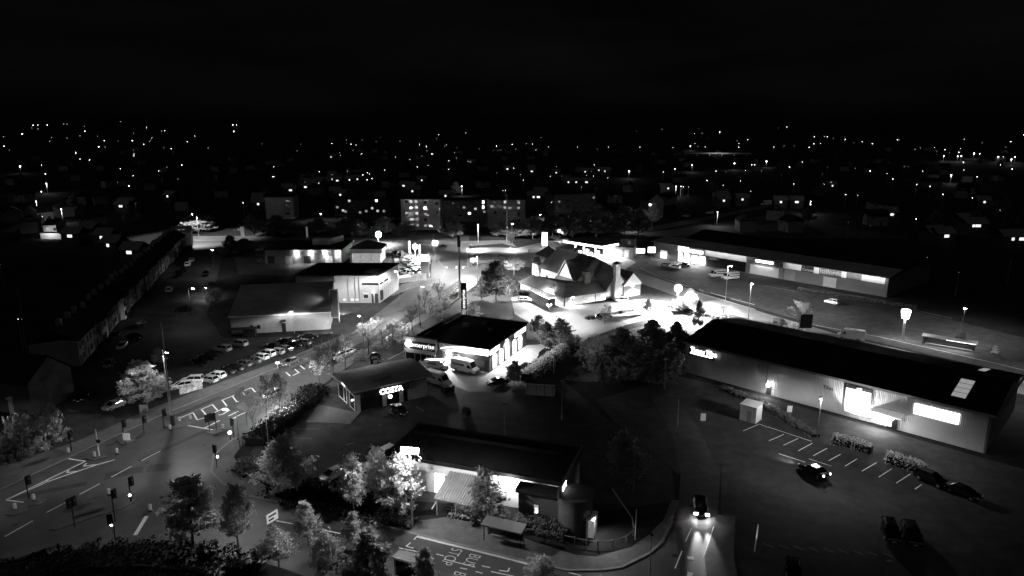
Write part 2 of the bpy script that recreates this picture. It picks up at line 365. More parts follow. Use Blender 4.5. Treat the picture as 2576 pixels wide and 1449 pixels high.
for p in (((1785, 460), (1945, 395)), ((1945, 400), (1985, 470), (2080, 440)), ((2020, 365), (2145, 312)), ((2030, 368), (2080, 425)), ((2140, 318), (2190, 375)), ((2225, 275), (2360, 220)), ((2240, 275), (2282, 328)), ((2340, 232), (2385, 290), (2400, 283)), ((2150, 400), (2282, 338)), ((2430, 185), (2530, 145)), ((2440, 190), (2465, 222)), ((2535, 150), (2570, 190)), ((2300, 430), (2400, 380)), ((2320, 470), (2410, 420), (2480, 390))): line('C1', .26, *p)
for p in (((300, 1330), (345, 1370)), ((390, 1300), (430, 1335)), ((445, 1265), (490, 1300)), ((370, 1365), (440, 1330))): line('B2', .3, *p)
line('B2', .16, (1040, 1150), (1580, 875), (1930, 660), (2220, 440), m=mw); line('B2', .16, (700, 1060), (970, 930), (1250, 800), m=mw)
line('B2', .16, (1330, 1200), (1545, 1095)); line('B2', .16, (1500, 1185), (1570, 1155))
for p in (((1920, 285), (1925, 272), (1900, 268)), ((2015, 285), (2018, 265)), ((2080, 285), (2090, 268), (2110, 266))): line('B2', .5, *p)
for k in range(7): line('B2', .3, (1170 + 90 * k, 1010 - 55 * k), (1205 + 90 * k, 990 - 55 * k), m=mw)
line('D2', .2, (200, 410), (390, 445)); line('D2', .2, (620, 490), (850, 540))
line('D2', .5, (1620, 565), (2576, 797), (2760, 850))
for p in (((1590, 600), (1625, 562)), ((1555, 632), (1510, 668), (1585, 688)), ((1440, 683), (1640, 725)), ((1660, 710), (1740, 728)), ((1815, 745), (1890, 765)), ((1890, 797), (2205, 877)), ((2055, 885), (2125, 900)), ((2275, 865), (2355, 882)), ((2365, 922), (2600, 972)), ((2445, 910), (2535, 922), (2550, 885)), ((2210, 922), (2280, 940))): line('D2', .16, *p)
for p in (((2030, 470), (1925, 780)), ((2055, 490), (1950, 780)), ((1805, 490), (1745, 620)), ((1710, 715), (1640, 890)), ((1545, 500), (1490, 635)), ((1570, 500), (1515, 635)), ((565, 930), (695, 962))): line('D3', .14, *p)
for p in (((1765, 782), (1827, 787)), ((1795, 930), (1785, 985)), ((805, 835), (885, 858), (890, 840))): line('D3', .6, *p)
for p in (((0, 540), (440, 685)), ((160, 615), (10, 680)), ((305, 655), (155, 725)), ((445, 705), (305, 780)), ((595, 755), (455, 830)), ((730, 815), (610, 880)), ((895, 862), (775, 935)), ((1090, 900), (945, 985)), ((1245, 960), (1115, 1045)), ((1435, 1012), (1290, 1105)), ((1545, 1120), (1480, 1165)), ((110, 810), (360, 890)), ((410, 860), (640, 935))): line('C4', .13, *p)
line('C3', .13, (2576, 545), (2490, 510), (2325, 580))
for p in (((1600, 330), (1690, 385)), ((1340, 385), (1460, 460)), ((560, 490), (740, 490)), ((400, 560), (640, 560)), ((340, 650), (560, 655)), ((1820, 540), (2060, 580)), ((900, 720), (990, 700))): line('C2', .1, *p, m=mw)
for k in range(9): line('D4', .1, (-40 + 150 * k, 640 + 12 * k), (60 + 150 * k, 680 + 12 * k), m=mw)
for a, b in (((1880, 500), (1930, 515)), ((2000, 530), (2150, 575)), ((2200, 590), (2440, 650))): line('B3', .2, a, b)
line('B3', .3, (1860, 530), (2150, 610), (2450, 700), m=mw); line('B3', .25, (1290, 280), (1500, 380), (1780, 470), m=mw)
line('B4', .25, (430, 850), (1100, 970), (1900, 1150), (2576, 1310), m=mw); line('B4', .18, (-50, 460), (400, 540), (1200, 640), (1850, 790), m=mw)
rp_ = MB(); rr = random.Random(3)
for n, x, y, w, l, a in (('C1', 500, 1180, 1.2, 9, 27), ('C1', 1250, 1000, 2.2, 5, 27), ('C1', 1800, 700, 1.0, 14, 62), ('C1', 2000, 330, 1.4, 10, 64), ('B2', 500, 1250, 1.6, 8, 64), ('B2', 1100, 900, 1.1, 16, 66), ('B2', 1500, 700, 2.0, 6, 70), ('D2', 900, 560, 1.2, 8, -21), ('D2', 1300, 640, .9, 12, -21), ('C1', 900, 1330, 1.5, 6, 27), ('D3', 1700, 700, .8, 10, 80), ('B3', 2100, 560, 1.2, 14, -48), ('B3', 1500, 420, 1.5, 12, -50), ('C1', 1600, 950, 2.4, 3.2, 10)):
    g = G(c(n, x, y)); u = Vector((math.cos(R(a)), math.sin(R(a)))); q = Vector((-u.y, u.x)); rp_.sheet([(g.x + u.x * s * l / 2 + q.x * t * w / 2, g.y + u.y * s * l / 2 + q.y * t * w / 2) for s, t in ((-1, -1), (1, -1), (1, 1), (-1, 1))], .006)
struct('road_patch', rp_, 'patch')
mh = MB()
for n, x, y in (('C1', 640, 1050), ('C1', 1480, 900), ('C1', 2050, 720), ('C1', 1950, 420), ('D2', 700, 520), ('D2', 1380, 600), ('B2', 900, 1060), ('B2', 1250, 880), ('C1', 300, 1220), ('D1', 150, 450), ('D3', 1640, 760), ('B3', 1900, 560), ('C2', 700, 480), ('C2', 1250, 520)): mh.sheet(circ(*G(c(n, x, y)).xy, .36, 14), .01)
struct('manhole_cover', mh, 'dark')
struct('road_marking', mk, 'paint'); struct('worn_road_marking', mw, 'worn')
def road_word(word, p, size, sy):
    cu = bpy.data.curves.new('road_lettering', 'FONT'); cu.body = word; cu.size = size; cu.offset = -.02
    ob = solid_text('road_lettering', cu, 'paint'); g = G(p); ob.location = (g.x, g.y, .02)
    ob.rotation_euler = (0, 0, R(-111.4)); ob.scale = (1, sy, 1); ob['kind'] = 'structure'
road_word('STOP', c('D2', 1978, 678), 1.42, 1.5); road_word('BUS', c('D2', 2160, 735), 1.42, 1.5); road_word('BUS', c('D2', 2010, 912), 1.42, 1.5)

# ================================================================ BUILDINGS
# ---- car hire office with the parapet roof and floodlit yard
F = Face(G(c('B2', 1580, 1215)), R(-23.3)); L, D = 18.6, 20.6
b = thing('car_hire_office', 'brick car hire office with lit arched windows and a tall fascia block', 'office', F.o, F.a)
MB().box(0, L, 0, D, 0, 5.0).build('wall', 'brick', b)
rf = MB().slab([(-.3, -.35, 5.25), (L + .35, -.35, 5.25), (L + .35, D + .3, 5.45), (-.3, D + .3, 5.45)], .24).build('roof', 'roof', b)
MB().box(.9, 1.3, .6, D - .2, 5.4, 6.1).build('parapet', 'roof', rf)
rl = MB(); rl.tube((2.6, 1.0, 6.0), (2.6, D - 1, 6.1), .035)
for k in range(15): rl.tube((2.6, 1.1 + k * 1.25, 5.3), (2.6, 1.1 + k * 1.25, 6.05), .025)
rl.build('roof_rail', 'mid', rf)
MB().box(-.2, L + .4, -.4, -.36, 5.03, 5.2).build('eaves_strip', 'trim', b)
blk = MB().box(-1.0, 6.6, -1.6, -.45, 3.1, 5.95).build('fascia_block', 'dark', b)
MB().box(-1.15, 6.75, -1.72, -1.6, 5.2, 6.0).build('block_coping', 'trim', blk)
MB().box(-1.1, 6.7, -1.7, -1.6, 2.55, 3.35).build('canopy_band', 'white', blk)
text('enterprise', 'panel', blk, (.6, -1.66, 3.95), 1.4)
MB().ball((.1, -1.75, 4.5), .75).build('lit_emblem', 'neonb', blk)
text('RENT-A-CAR', 'dimsign', blk, (4.0, -1.63, 3.55), .32)
MB().box(-.9, 6.4, -1.45, -1.4, .1, 2.5).build('shopfront', 'glass', b)
for x in (-.9, 1.4, 2.9, 4.4, 5.6, 6.4): MB().box(x - .06, x + .06, -1.52, -1.46, 0, 2.55).build('mullion', 'trim', b)
arch = MB(); pr = []
for k in range(13):
    t = k / 12; pr.append((7.5 + 10.9 * t, -.05, 3.35 + 1.2 * math.sin(math.pi * (.15 + .5 * t)) * .9))
sgn = MB().poly([(9.4, -.06, 3.6), (L - .15, -.06, 3.6), (L - .15, -.06, 4.8), (14.5, -.06, 4.85), (11.0, -.06, 4.6)]).build('lit_sign_band', 'panelb', b)
MB().path([(7.2, -.3, 3.9), (9, -.3, 4.45), (11, -.3, 4.75), (14, -.3, 4.95), (L, -.3, 4.98)], .06).build('light_strip', 'neon', b)
# right flank: local x = L plane
fl = MB(); arcs = ((2.6, 1), (5.9, 1), (9.2, 1), (13.2, 1), (16.6, 1))
for y0, _ in arcs:
    pts = [(L + .05, y0 - 1.0, .25), (L + .05, y0 + 1.0, .25), (L + .05, y0 + 1.0, 2.5)] + [(L + .05, y0 + math.cos(a) * 1.0, 2.5 + math.sin(a) * .9) for a in (.6, 1.05, 1.57, 2.1, 2.55)] + [(L + .05, y0 - 1.0, 2.5)]
    w = MB().poly(pts).build('window', 'winb', b)
    fr = MB()
    for yy in (y0 - 1.05, y0 - .05, y0 + .95): fr.box(L + .055, L + .12, yy, yy + .1, .2, 2.6)
    fr.build('frame', 'trim', w)
for y0, y1 in ((.3, 5.0), (13.5, 19.8)): MB().box(L + .04, L + .12, y0, y1, 3.7, 4.6).build('lit_sign_band', 'panelb', b)
ds = MB().box(14.2, 17.6, -.08, -.03, .9, 2.3).build('notice_board', 'mid', b)
acu = MB().box(10.7, 11.6, -.5, -.05, 2.3, 3.0).build('air_conditioner', 'trim', b); MB().lathe([(.3, 0), (.3, .02)], n=14).build('fan_grille', 'black', acu, (11.15, -.52, 2.65)).rotation_euler = (R(90), 0, 0)
for x, y, w in ((6, 12, 1.5), (9.5, 15, 1.1), (13, 11, .9)): MB().box(x, x + w, y, y + w, 5.4, 5.95).build('roof_unit', 'cladd', rf)
fx = MB().box(8.8, 9.2, -.35, 0, 3.0, 3.25).build('wall_floodlight', 'flood', b)
light('SPOT', b, (9.0, -.5, 3.1), 2400, (.1, -.7, -1), 150, .5, .2)
for y in (3, 9, 15): light('SPOT', b, (L + .3, y, 4.9), 1700, (.45, 0, -1), 146, .5, .2)
light('SPOT', b, (13.5, -.7, 4.75), 350, (0, .35, -1), 150, .8, .2)

# ---- coffee shop pod with curved roof
F = Face(G(c('C2', 1010, 392)), R(33.1)); L, D = 14.1, 9.2
b = thing('coffee_shop', 'coffee shop pod with a curved overhanging roof and large lit letters', 'coffee shop', F.o, F.a)
MB().box(0, L, 0, D, 0, 3.6).build('wall', 'brickd', b)
rp = []; NR = 10
for k in range(NR + 1):
    t = k / NR; y = -.45 + (D + 1.05) * t; rp.append((y, 3.95 + 1.0 * math.sin(math.pi * (.1 + .62 * t)) - .3 * math.sin(math.pi * .1)))
rb = MB()
for (y0, z0), (y1, z1) in zip(rp, rp[1:]): rb.slab([(-.9, y0, z0), (L + 1.2, y0, z0), (L + 1.2, y1, z1), (-.9, y1, z1)], .32)
rf = rb.build('roof', 'roofg', b)
lv = MB()
for k in range(10): lv.box(4.0 + .36 * k, 4.12 + .36 * k, 1.0, 3.6, 4.85, 5.2)
lv.build('roof_louvre', 'steel', rf)
MB().box(-1.0, -.92, -.4, D + .4, 3.95, 4.3).build('verge', 'trim', rf)
MB().box(L - 4.0, L, -.06, -.01, 0, 3.5).build('pale_wall_panel', 'concrete', b)
MB().box(.9, 10.0, -.1, -.02, .15, 2.5).build('glazing', 'glass', b)
for x in (.0, 5.0, 8.4): MB().box(x + .02, x + .75, -.28, -.11, 0, 3.3).build('pillar', 'concrete', b)
sb = MB().box(1.3, 10.2, -.5, -.46, 2.5, 3.62).build('sign_board', 'dark', b)
text('COSTA', 'neonb', sb, (4.4, -.58, 2.58), 1.4)
MB().lathe([(.36, 0), (.36, .05)], n=18).build('round_sign', 'neon', b, (6.5, -.32, 1.7)).rotation_euler = (R(90), 0, 0)
for y0, y1, nm in ((.4, 3.0, 'window'), (4.6, 6.0, 'door'), (6.2, 9.0, 'window')):
    w = MB().box(-.05, -.01, y0, y1, .15 if nm == 'window' else 0, 2.9).build(nm, 'glass', b)
    fr = MB()
    for y in (y0, y1): fr.box(-.12, -.06, y - .06, y + .06, 0, 3.0)
    fr.box(-.12, -.06, y0 + .06, y1 - .06, 2.9, 3.0); fr.box(-.12, -.06, y0 + .06, y1 - .06, .1, .2)
    fr.build('frame', 'trim', w)
ss_ = MB().box(-.2, -.1, 4.4, 6.6, 3.05, 3.65).build('lit_side_sign', 'panelb', b)
MB().ball((-.2, 1.4, 1.9), .16).build('round_sign', 'neon', b)

# ---- drive through restaurant
K0 = Vector((-17.2, 89.2, 0)); F = Face(K0, R(-19)); L, D = 25.6, 9.6
kf = lambda x, y: ((1480 + x * .30362) / 1.49068, (1620 + y * .30362) / 1.49068)
b = thing('drive_through_restaurant', 'dark flat roofed drive through restaurant with white front wall and round tower', 'restaurant', F.o, F.a)
MB().box(.3, L - .4, 0, D, 0, 4.6).build('wall', 'white', b)
rf = MB().box(-.6, L - .1, -.6, D + .4, 4.65, 5.2).build('roof', 'roof', b)
MB().box(.2, L - 2, 6.5, 6.8, 5.22, 5.8).build('parapet', 'roof', rf); MB().box(1.2, 4.6, .6, 3.4, 5.22, 6.0).build('plant_box', 'roof', rf)
c0, c1 = 9.1, 15.0
cn = MB().slab([(c0, -.05, 3.75), (c1, -.05, 3.75), (c1, -5.3, 2.5), (c0, -5.3, 2.5)], .1)
for k in range(16):
    x = c0 + .04 + k * .366; cn.add([(x, -.06, 3.76), (x + .13, -.06, 3.9), (x + .26, -.06, 3.76), (x, -5.29, 2.51), (x + .13, -5.29, 2.65), (x + .26, -5.29, 2.51)], [(0, 3, 4, 1), (1, 4, 5, 2)])
cn.build('corrugated_canopy', 'concrete', b)
MB().box(c0 - .12, c0 - .01, -5.35, -.05, 2.45, 2.55).build('canopy_edge', 'trim', b).rotation_euler = (math.atan2(1.25, 5.25), 0, 0)
for x in (c0 + .3, c0 + 3, c1 - .3): MB().tube((x, -5.0, 0), (x, -5.0, 2.4), .09).build('canopy_post', 'wood', b)
t0, t1 = F.hit(kf(497, 600))[0], F.hit(kf(618, 600))[0]
MB().box(t0, t1, -.06, -.01, .1, 3.0).build('lit_door', 'winb', b); MB().box(t1 + .05, t1 + .75, -.06, -.01, .1, 2.9).build('door', 'dark', b)
t0, z0 = F.hit(kf(1445, 570)); MB().box(t0 - .25, t0 + .25, -.25, -.02, z0 - .12, z0 + .12).build('wall_light', 'lensm', b); light('POINT', b, (t0, -1.2, z0 - .1), 400)
dk = MB().box(19.9, L + .2, -2.4, -.02, 0, 3.9).build('dark_entrance_block', 'brickd', b)
MB().box(19.6, L + .4, -2.8, -.65, 3.95, 4.5).build('block_roof', 'roof', dk)
t0, z0 = F.hit(kf(1750, 950), -2.4); MB().box(t0 - .3, t0 + .3, -2.47, -2.42, z0 - .6, z0 + .6).build('menu_screen', 'dimsign', dk); text('3', 'neon', dk, (t0 - .2, -2.5, z0 - .5), .9, (R(90), 0, 0))
MB().lathe([(2.2, 0), (2.2, 4.3), (2.35, 4.4), (2.35, 4.9), (.1, 4.95)], n=40).build('round_tower', 'brickd', b, (27.4, -1.9, 0))
bl = MB().box(L - .05, L + .25, -4.2, D - .6, 4.9, 6.1).build('sign_blade', 'cladd', b)
text('KFC', 'neon', bl, (L + .29, -2.6, 5.1), 1.0, rot=(R(90), 0, R(90)))
hc = MB().box(29.2, 30.2, -3.6, -1.2, .0, 2.4).build('serving_hatch', 'white', b)
light('SPOT', b, (30.3, -3.0, 3.2), 420, (.6, -.3, -.9), 130, .8, .1)

# ---- tile warehouse with long pale cladding wall
P1 = G((1722, 935)); P2 = G((2480, 1142)); F = Face(P1, math.atan2(P2.y - P1.y, P2.x - P1.x)); L = (P2 - P1).length; D, HH, AP = 24.0, 6.75, 9.0
b = thing('tile_warehouse', 'long tile warehouse clad in pale metal with a floodlit entrance bay', 'warehouse', F.o, F.a)
wl = MB(); wl.box(0, L, 0, D, 0, HH - .1); wl.add([(0.01, .01, HH - .12), (.01, D - .01, HH - .12), (.01, D / 2, AP - .15), (L - .01, .01, HH - .12), (L - .01, D - .01, HH - .12), (L - .01, D / 2, AP - .15)], [(0, 2, 1), (3, 4, 5)])
wl.build('wall', 'clad', b)
rf = MB().slab([(-.5, -.6, HH), (L + .5, -.6, HH), (L + .5, D / 2, AP), (-.5, D / 2, AP)], .15).slab([(-.5, D / 2, AP), (L + .5, D / 2, AP), (L + .5, D + .6, HH), (-.5, D + .6, HH)], .15).build('roof', 'roof', b)
MB().box(-.55, L + .55, -.75, -.62, HH - .35, HH + .05).build('gutter', 'cladd', rf)
MB().box(L + .52, L + .7, -.7, D + .7, HH - .5, HH - .1).build('gable_trim', 'cladd', b)
for t0, y0, t1, y1 in ((47.2, 2.4, 49.2, 9.0), (48.2, 16.5, 49.2, 22.5)):
    zz = lambda y: HH + (AP - HH) * (y / 12 if y < 12 else (24 - y) / 12) + .17
    k = MB()
    for i in range(4):
        a = y0 + (y1 - y0) * i / 4 + .1; q = y0 + (y1 - y0) * (i + 1) / 4 - .1
        k.slab([(t0, a, zz(a)), (t1, a, zz(a)), (t1, q, zz(q)), (t0, q, zz(q))], .03)
    k.build('rooflight', 'wind', rf)
def fp(F, n, x, y): return F.hit(c(n, x, y))
(a0, z1), (a1, z0) = fp(F, 'B3', 1785, 1075), fp(F, 'B3', 2040, 1200)
sb = MB().box(a0, a1, -.12, -.03, z0 - .35, z1 + .0).build('sign_board', 'dark', b)
text('Topps Tiles', 'neonb', sb, (a0 + .45, -.16, z0 + .55), (a1 - a0) * .21, bold=.01); MB().box(a0 + .4, a1 - .5, -.2, -.13, z0 + .1, z0 + .25).build('lit_underline', 'neonb', sb)
(a0, z1), (a1, z0) = fp(F, 'C4', 1480, 300), fp(F, 'C4', 1915, 520)
MB().box(a0, a1, -.14, -.03, z0 + .1, z1 - .4 if z1 - z0 > 3 else z1).build('lit_banner_sign', 'panelb', b)
(a0, z1), (a1, z0) = fp(F, 'C4', 800, 120), fp(F, 'C4', 1025, 380)
ent = MB().box(a0, a1, -.5, -.04, 1.0, 5.9).build('pale_entrance_panel', 'white', b)
MB().box(a0 - .1, a0 + 1.7, -.6, -.52, 5.5, 6.1).build('dark_sign', 'dark', ent); MB().box(a0 + 2.6, a1 + .1, -.6, -.52, 5.5, 6.1).build('dark_sign', 'dark', ent)
MB().box(a1 + 1.2, a1 + 3.9, -1.5, -1.4, .9, 2.7).build('lit_entrance', 'winb', b)
MB().slab([(a1 + .6, -.05, 3.1), (a1 + 5.4, -.05, 3.1), (a1 + 5.4, -2.2, 2.9), (a1 + .6, -2.2, 2.9)], .2).build('porch_canopy', 'white', b)
MB().box(a1 + .2, a1 + .9, -2.9, -2.5, 2.3, 2.6).build('floodlight', 'flood', b)
light('SPOT', b, (a0 + 2.0, -2.3, 1.2), 1800, (.05, .9, 1), 120, .4, .1)
light('POINT', b, (a1 + 2.6, -2.6, 2.0), 400)
(a0, z1) = fp(F, 'C4', 590, 100); text('Tiles', 'dark', b, (a0 - .6, -.06, 4.0), 1.0)
q = fp(F, 'C4', 10, 118); MB().box(q[0] - .25, q[0] + .25, -.35, -.02, q[1] - .2, q[1] + .2).build('wall_light', 'lens', b); light('SPOT', b, (q[0], -.8, q[1]), 210, (0, -.5, -1), 165, .7)
MB().box(q[0] - .6, q[0] + .5, -.06, -.01, 0, 2.2).build('door', 'dark', b)
q = fp(F, 'C4', 1260, 460); MB().box(q[0] - .8, q[0] + .7, -.06, -.01, 0, 2.3).build('door', 'dark', b); MB().ball((q[0], -.15, q[1]), .12).build('door_light', 'lensm', b)
for t in (L * .33, L * .995): MB().box(t - .1, t + .1, -.14, -.02, 0, HH - .4).build('downpipe', 'cladd', b)

# ---- low grey warehouse with the pale front wall
bl_ = lambda x, y: ((780 + x * .33123) / 1.49068, (860 + y * .33123) / 1.49068)
P1 = G(bl_(265, 1190)); P2 = G(bl_(1385, 1130)); F = Face(P1, math.atan2(P2.y - P1.y, P2.x - P1.x)); L = (P2 - P1).length; HH, D, AP = 4.6, 25.0, 8.6
b = thing('grey_warehouse', 'low warehouse with plain pale front wall and broad grey sheet roof', 'warehouse', F.o, F.a)
MB().box(0, L, 0, D, 0, HH - .05).build('wall', 'concrete', b)
rf = MB().slab([(-.3, -.4, HH + .05), (L + .4, -.4, HH + .05), (L + .4, D * .72, AP), (-.3, D * .72, AP)], .18).slab([(-.3, D * .72, AP), (L + .4, D * .72, AP), (L + .4, D + .4, HH + 1), (-.3, D + .4, HH + 1)], .18).build('roof', 'roofg', b)
MB().poly([(L - .05, .02, HH), (L - .05, D, HH), (L - .05, D, HH + .8), (L - .05, D * .72, AP - .2)]).build('gable', 'cladd', b)
MB().box(-.3, L + .4, -.55, -.42, HH - .2, HH + .12).build('gutter', 'trim', rf)
for px in (495, 575):
    t, z = F.hit(bl_(px, 1105)); window(b, t - .3, t + .3, z - .4, z + .4, 'glass', 'dark', 0)
t, z = F.hit(bl_(860, 1085)); dr = MB().box(t - .45, t + .45, -.08, -.01, 0, 2.7).build('door', 'dark', b); MB().box(t - .4, t + .4, -.13, -.09, 2.3, 2.5).build('door_sign', 'trim', dr)
MB().slab([(t - .6, -1.4, 2.95), (t + .6, -1.4, 2.95), (t + .6, 0, 3.1), (t - .6, 0, 3.1)], .12).build('door_hood', 'dark', b)
MB().box(L + .2, L + .8, -4.3, -3.9, 0, .4).build('added_ground_flood', 'mid', b); light('SPOT', b, (L + .2, -3.8, .6), 260, (-.75, .6, .3), 140, .9)  # added fixture and spot that brighten the right end of the front wall
cg = thing('trolley_cage', 'dark mesh storage cage against the warehouse front', 'cage', F.w(.2, -3.4), F.a)
cb = MB(); [cb.tube((x, y, 0), (x, y, 1.9), .05) for x in (0, 2, 4, 6) for y in (0, 2.4)]; cb.box(-.1, 6.1, -.1, 2.5, 1.9, 2.0); cb.box(3.2, 6, .1, 2.2, .1, 1.7); cb.build('frame', 'dark', cg)
tt = Face(G(bl_(1390, 1052)), R(-2)); b = thing('sign_pylon', 'tall pale framed sign pylon with grey slats beside the grey warehouse', 'sign', tt.o, tt.a)
MB().box(0, .22, 0, .5, 0, 8.9).box(2.1, 2.32, 0, .5, 0, 8.9).box(.22, 2.1, .02, .48, 8.68, 8.9).box(.22, 2.1, .02, .48, 1.2, 1.4).build('frame', 'trim', b)
sl = MB().box(.22, 2.1, .1, .4, 1.4, 8.68)
for k in range(24): sl.box(.23, 2.09, .04, .09, 1.45 + k * .3, 1.62 + k * .3)
sl.build('slat_panel', 'mid', b)
MB().box(-.5, -.1, -.1, .3, 8.2, 8.5).build('floodlight', 'mid', b); light('SPOT', b, (-.8, -.2, 8.3), 130, (-1, -.2, -.2), 130, 1.0)  # floodlight added to the pylon to lighten the warehouse roof

# ---- tall clad showroom box
P1 = Vector((-63.0, 194.0, 0)); F = Face(P1, R(0)); L, D, HH = 24.2, 17.4, 8.3
b = thing('clad_showroom', 'tall grey clad showroom with dark slanted roof and high ribbon windows', 'showroom', F.o, F.a)
sh = [(0, 0), (L, 0), (L + 2.9, D), (2.0, D)]
MB().prism(sh, 0, HH - .05).build('wall', 'clad', b)
rf = MB().slab([(-.3, -.3, HH + .15), (L + .25, -.3, HH + .15), (L + 3.2, D + .3, HH + .25), (1.7, D + .3, HH + .25)], .25).build('roof', 'roof', b)
rs = MB(); [rs.box(19.5 + .4 * k, 22.5 + .4 * k, 3.0 + 2 * k, 3.5 + 2 * k, HH + .3, HH + .36) for k in range(3)]; rs.build('roof_panel', 'steel', rf)
(a0, z1), (a1, z0) = F.hit(c('B2', 1065, 432)), F.hit(c('B2', 1235, 455))
MB().box(a0, a1, -.06, -.01, z0 + .05, z1).build('ribbon_window', 'glass', b)
(a0, z1), (a1, z0) = F.hit(c('B2', 1075, 528)), F.hit(c('B2', 1138, 590)); w = MB().box(a0, a1, -.06, -.01, z0, z1).build('poster_window', 'wall', b); MB().box(a0 + .2, a1 - .2, -.1, -.065, z0 + .2, z0 + 1.3).build('pane', 'glass', w)
for x0, x1 in ((1162, 1186), (1194, 1232)):
    (a0, z1), (a1, z0) = F.hit(c('B2', x0, 538)), F.hit(c('B2', x1, 628)); MB().box(a0, a1, -.07, -.01, .05, z1).build('door', 'dark', b)
q = F.hit(c('B2', 1180, 522)); MB().ball((q[0], -.25, q[1]), .22).build('wall_light', 'lensm', b); light('SPOT', b, (q[0], -.7, q[1]), 90, (0, -.2, -1), 150)
MB().box(16, 16.6, -14.3, -13.9, 0, .4).build('added_ground_flood', 'mid', b); light('SPOT', b, (16.3, -13.8, .6), 2600, (-.1, 1, .3), 130, .9)  # added fixture and spot set out in front to brighten the showroom wall
for x in (890, 970, 1015):
    q = F.hit(c('B2', x, 600)); MB().box(q[0] - .45, q[0] + .45, -.1, -.01, q[1] - .35, q[1] + .35).build('wall_vent', 'trim', b)
for i, x in enumerate((930, 1000, 1040)):
    q = F.hit(c('B2', x, 500)); MB().box(q[0] - .08, q[0] + .08, -.1, -.01, 0, HH - .5).build('downpipe', 'cladd', b)
sd = math.atan2(D, 2.9); sdir = Vector((math.cos(sd), math.sin(sd), 0)); sn = Vector((math.sin(sd), -math.cos(sd), 0))
def side(p0, p1, z0, z1, nm, m):
    a = Vector((L, 0, 0)) + sdir * p0 + sn * .04; q = Vector((L, 0, 0)) + sdir * p1 + sn * .04
    MB().poly([(a.x, a.y, z0), (q.x, q.y, z0), (q.x, q.y, z1), (a.x, a.y, z1)]).build(nm, m, b)
side(.6, 3.6, 5.3, 5.8, 'ribbon_window', 'glass'); side(4.4, 8.0, 5.3, 5.8, 'ribbon_window', 'glass'); side(8.0, 9.4, 4.4, 5.9, 'shield_sign', 'white'); side(.6, 3.2, .4, 3.4, 'glazing', 'dark')

# ---- car dealer workshop with four wall lamps, and the hipped pavilion
F = Face((-93.2, 253.6), R(1.2)); L, D, HH = 28.8, 20, 5.2
b = thing('dealer_workshop', 'low car workshop with dark flat roof and four bright wall lamps', 'workshop', F.o, F.a)
MB().box(0, L, 0, D, 0, HH - .05).build('wall', 'cladd', b); rf = MB().box(-.4, L + .4, -.4, D + .3, HH, HH + .4).build('roof', 'roof', b)
MB().box(15.6, 21.8, 9, 13, HH + .42, HH + 2.5).build('roof_cabin', 'wall', rf)
MB().slab([(21.8, 9, HH + 2.5), (26.8, 13.5, HH + 3.6), (26.8, 13.6, HH + 1.5), (21.8, 9.1, HH + .5)], .2).build('lit_roof_screen', 'white', rf)
for x in (410, 552, 697, 825):
    t, z = F.hit(c('B2', x, 140)); MB().box(t - .5, t + .5, -.7, -.05, 3.75, 3.95).build('wall_lamp', 'lens', b); light('SPOT', b, (t, -.6, 3.7), 420, (0, -.15, -1), 150, .9); light('SPOT', b, (t, -.5, 4.0), 420, (0, .3, 1), 140, .9)
for k, x in enumerate((.8, 4.2, 7.6, 11, 14.5, 18.5, 22.6, 26)):
    MB().box(x, x + 2.6, -.08, -.02, .05, 2.9).build('roller_door', ('cladd', 'dark', 'mid', 'wall')[(k * 3 + 1) % 4], b)
F = Face((-61.6, 254.5), R(0)); L, D, HH = 12.4, 11.5, 3.9
b = thing('dealer_pavilion', 'glass car showroom pavilion with white fascia and dark pyramid roof', 'showroom', F.o, F.a)
MB().box(.8, L - .8, .8, D - .8, 0, HH).build('glazing', 'wind', b)
MB().box(0, L, 0, .35, HH - .1, HH + 1.5).box(0, L, D - .35, D, HH - .1, HH + 1.5).box(0, .35, .35, D - .35, HH - .1, HH + 1.5).box(L - .35, L, .35, D - .35, HH - .1, HH + 1.5).build('fascia', 'white', b)
MB().add([(-.1, -.1, HH + 1.52), (L + .1, -.1, HH + 1.52), (L + .1, D + .1, HH + 1.52), (-.1, D + .1, HH + 1.52), (L / 2, D / 2, HH + 4.2)], [(0, 1, 4), (1, 2, 4), (2, 3, 4), (3, 0, 4), (3, 2, 1, 0)]).build('roof', mat('sheet roof', .06, .25), b)
for x in (.3, 4.2, 8.2, L - .3): MB().tube((x, .5, 0), (x, .5, HH), .1).build('column', 'trim', b)

# ---- pub: long steep roofed barn with low wings, chimneys and gables
F = Face((14.8, 189.9), R(31)); b = thing('pub', 'rambling white walled pub with steep tiled roofs, gables and tall chimney', 'pub', F.o, F.a)
def roof(pts, nm='roof', m='tile', t=.22, par=None): return MB().slab(pts, t).build(nm, m, par or b)
MB().prism([(0, 0), (15.2, 0), (15.2, 9.5), (8.5, 9.5), (8.5, 23.5), (0, 23.5)], 0, 2.7).build('low_wing_wall', 'white', b)
lw = MB(); e = .5
lw.slab([(-e, -e, 2.75), (15.6, -e, 2.75), (15.6, 4.8, 5.3), (4.2, 4.8, 5.3)], .2)
lw.slab([(15.6, 4.8, 5.31), (15.6, 9.8, 4.2), (8.4, 9.8, 4.2), (8.4, 4.8, 5.31)], .2)
lw.slab([(-e, 24, 2.74), (-e, -e, 2.74), (4.2, 4.8, 5.3), (3.0, 21.5, 5.0)], .2)
lw.slab([(8.8, 24, 2.75), (-e, 24, 2.75), (3.0, 21.5, 5.0)], .2)
lw.slab([(8.4, 4.8, 5.29), (8.8, 24, 2.9), (3.0, 21.5, 4.99), (4.2, 4.8, 5.29)], .2)
lw.build('low_wing_roof', 'tile', b)
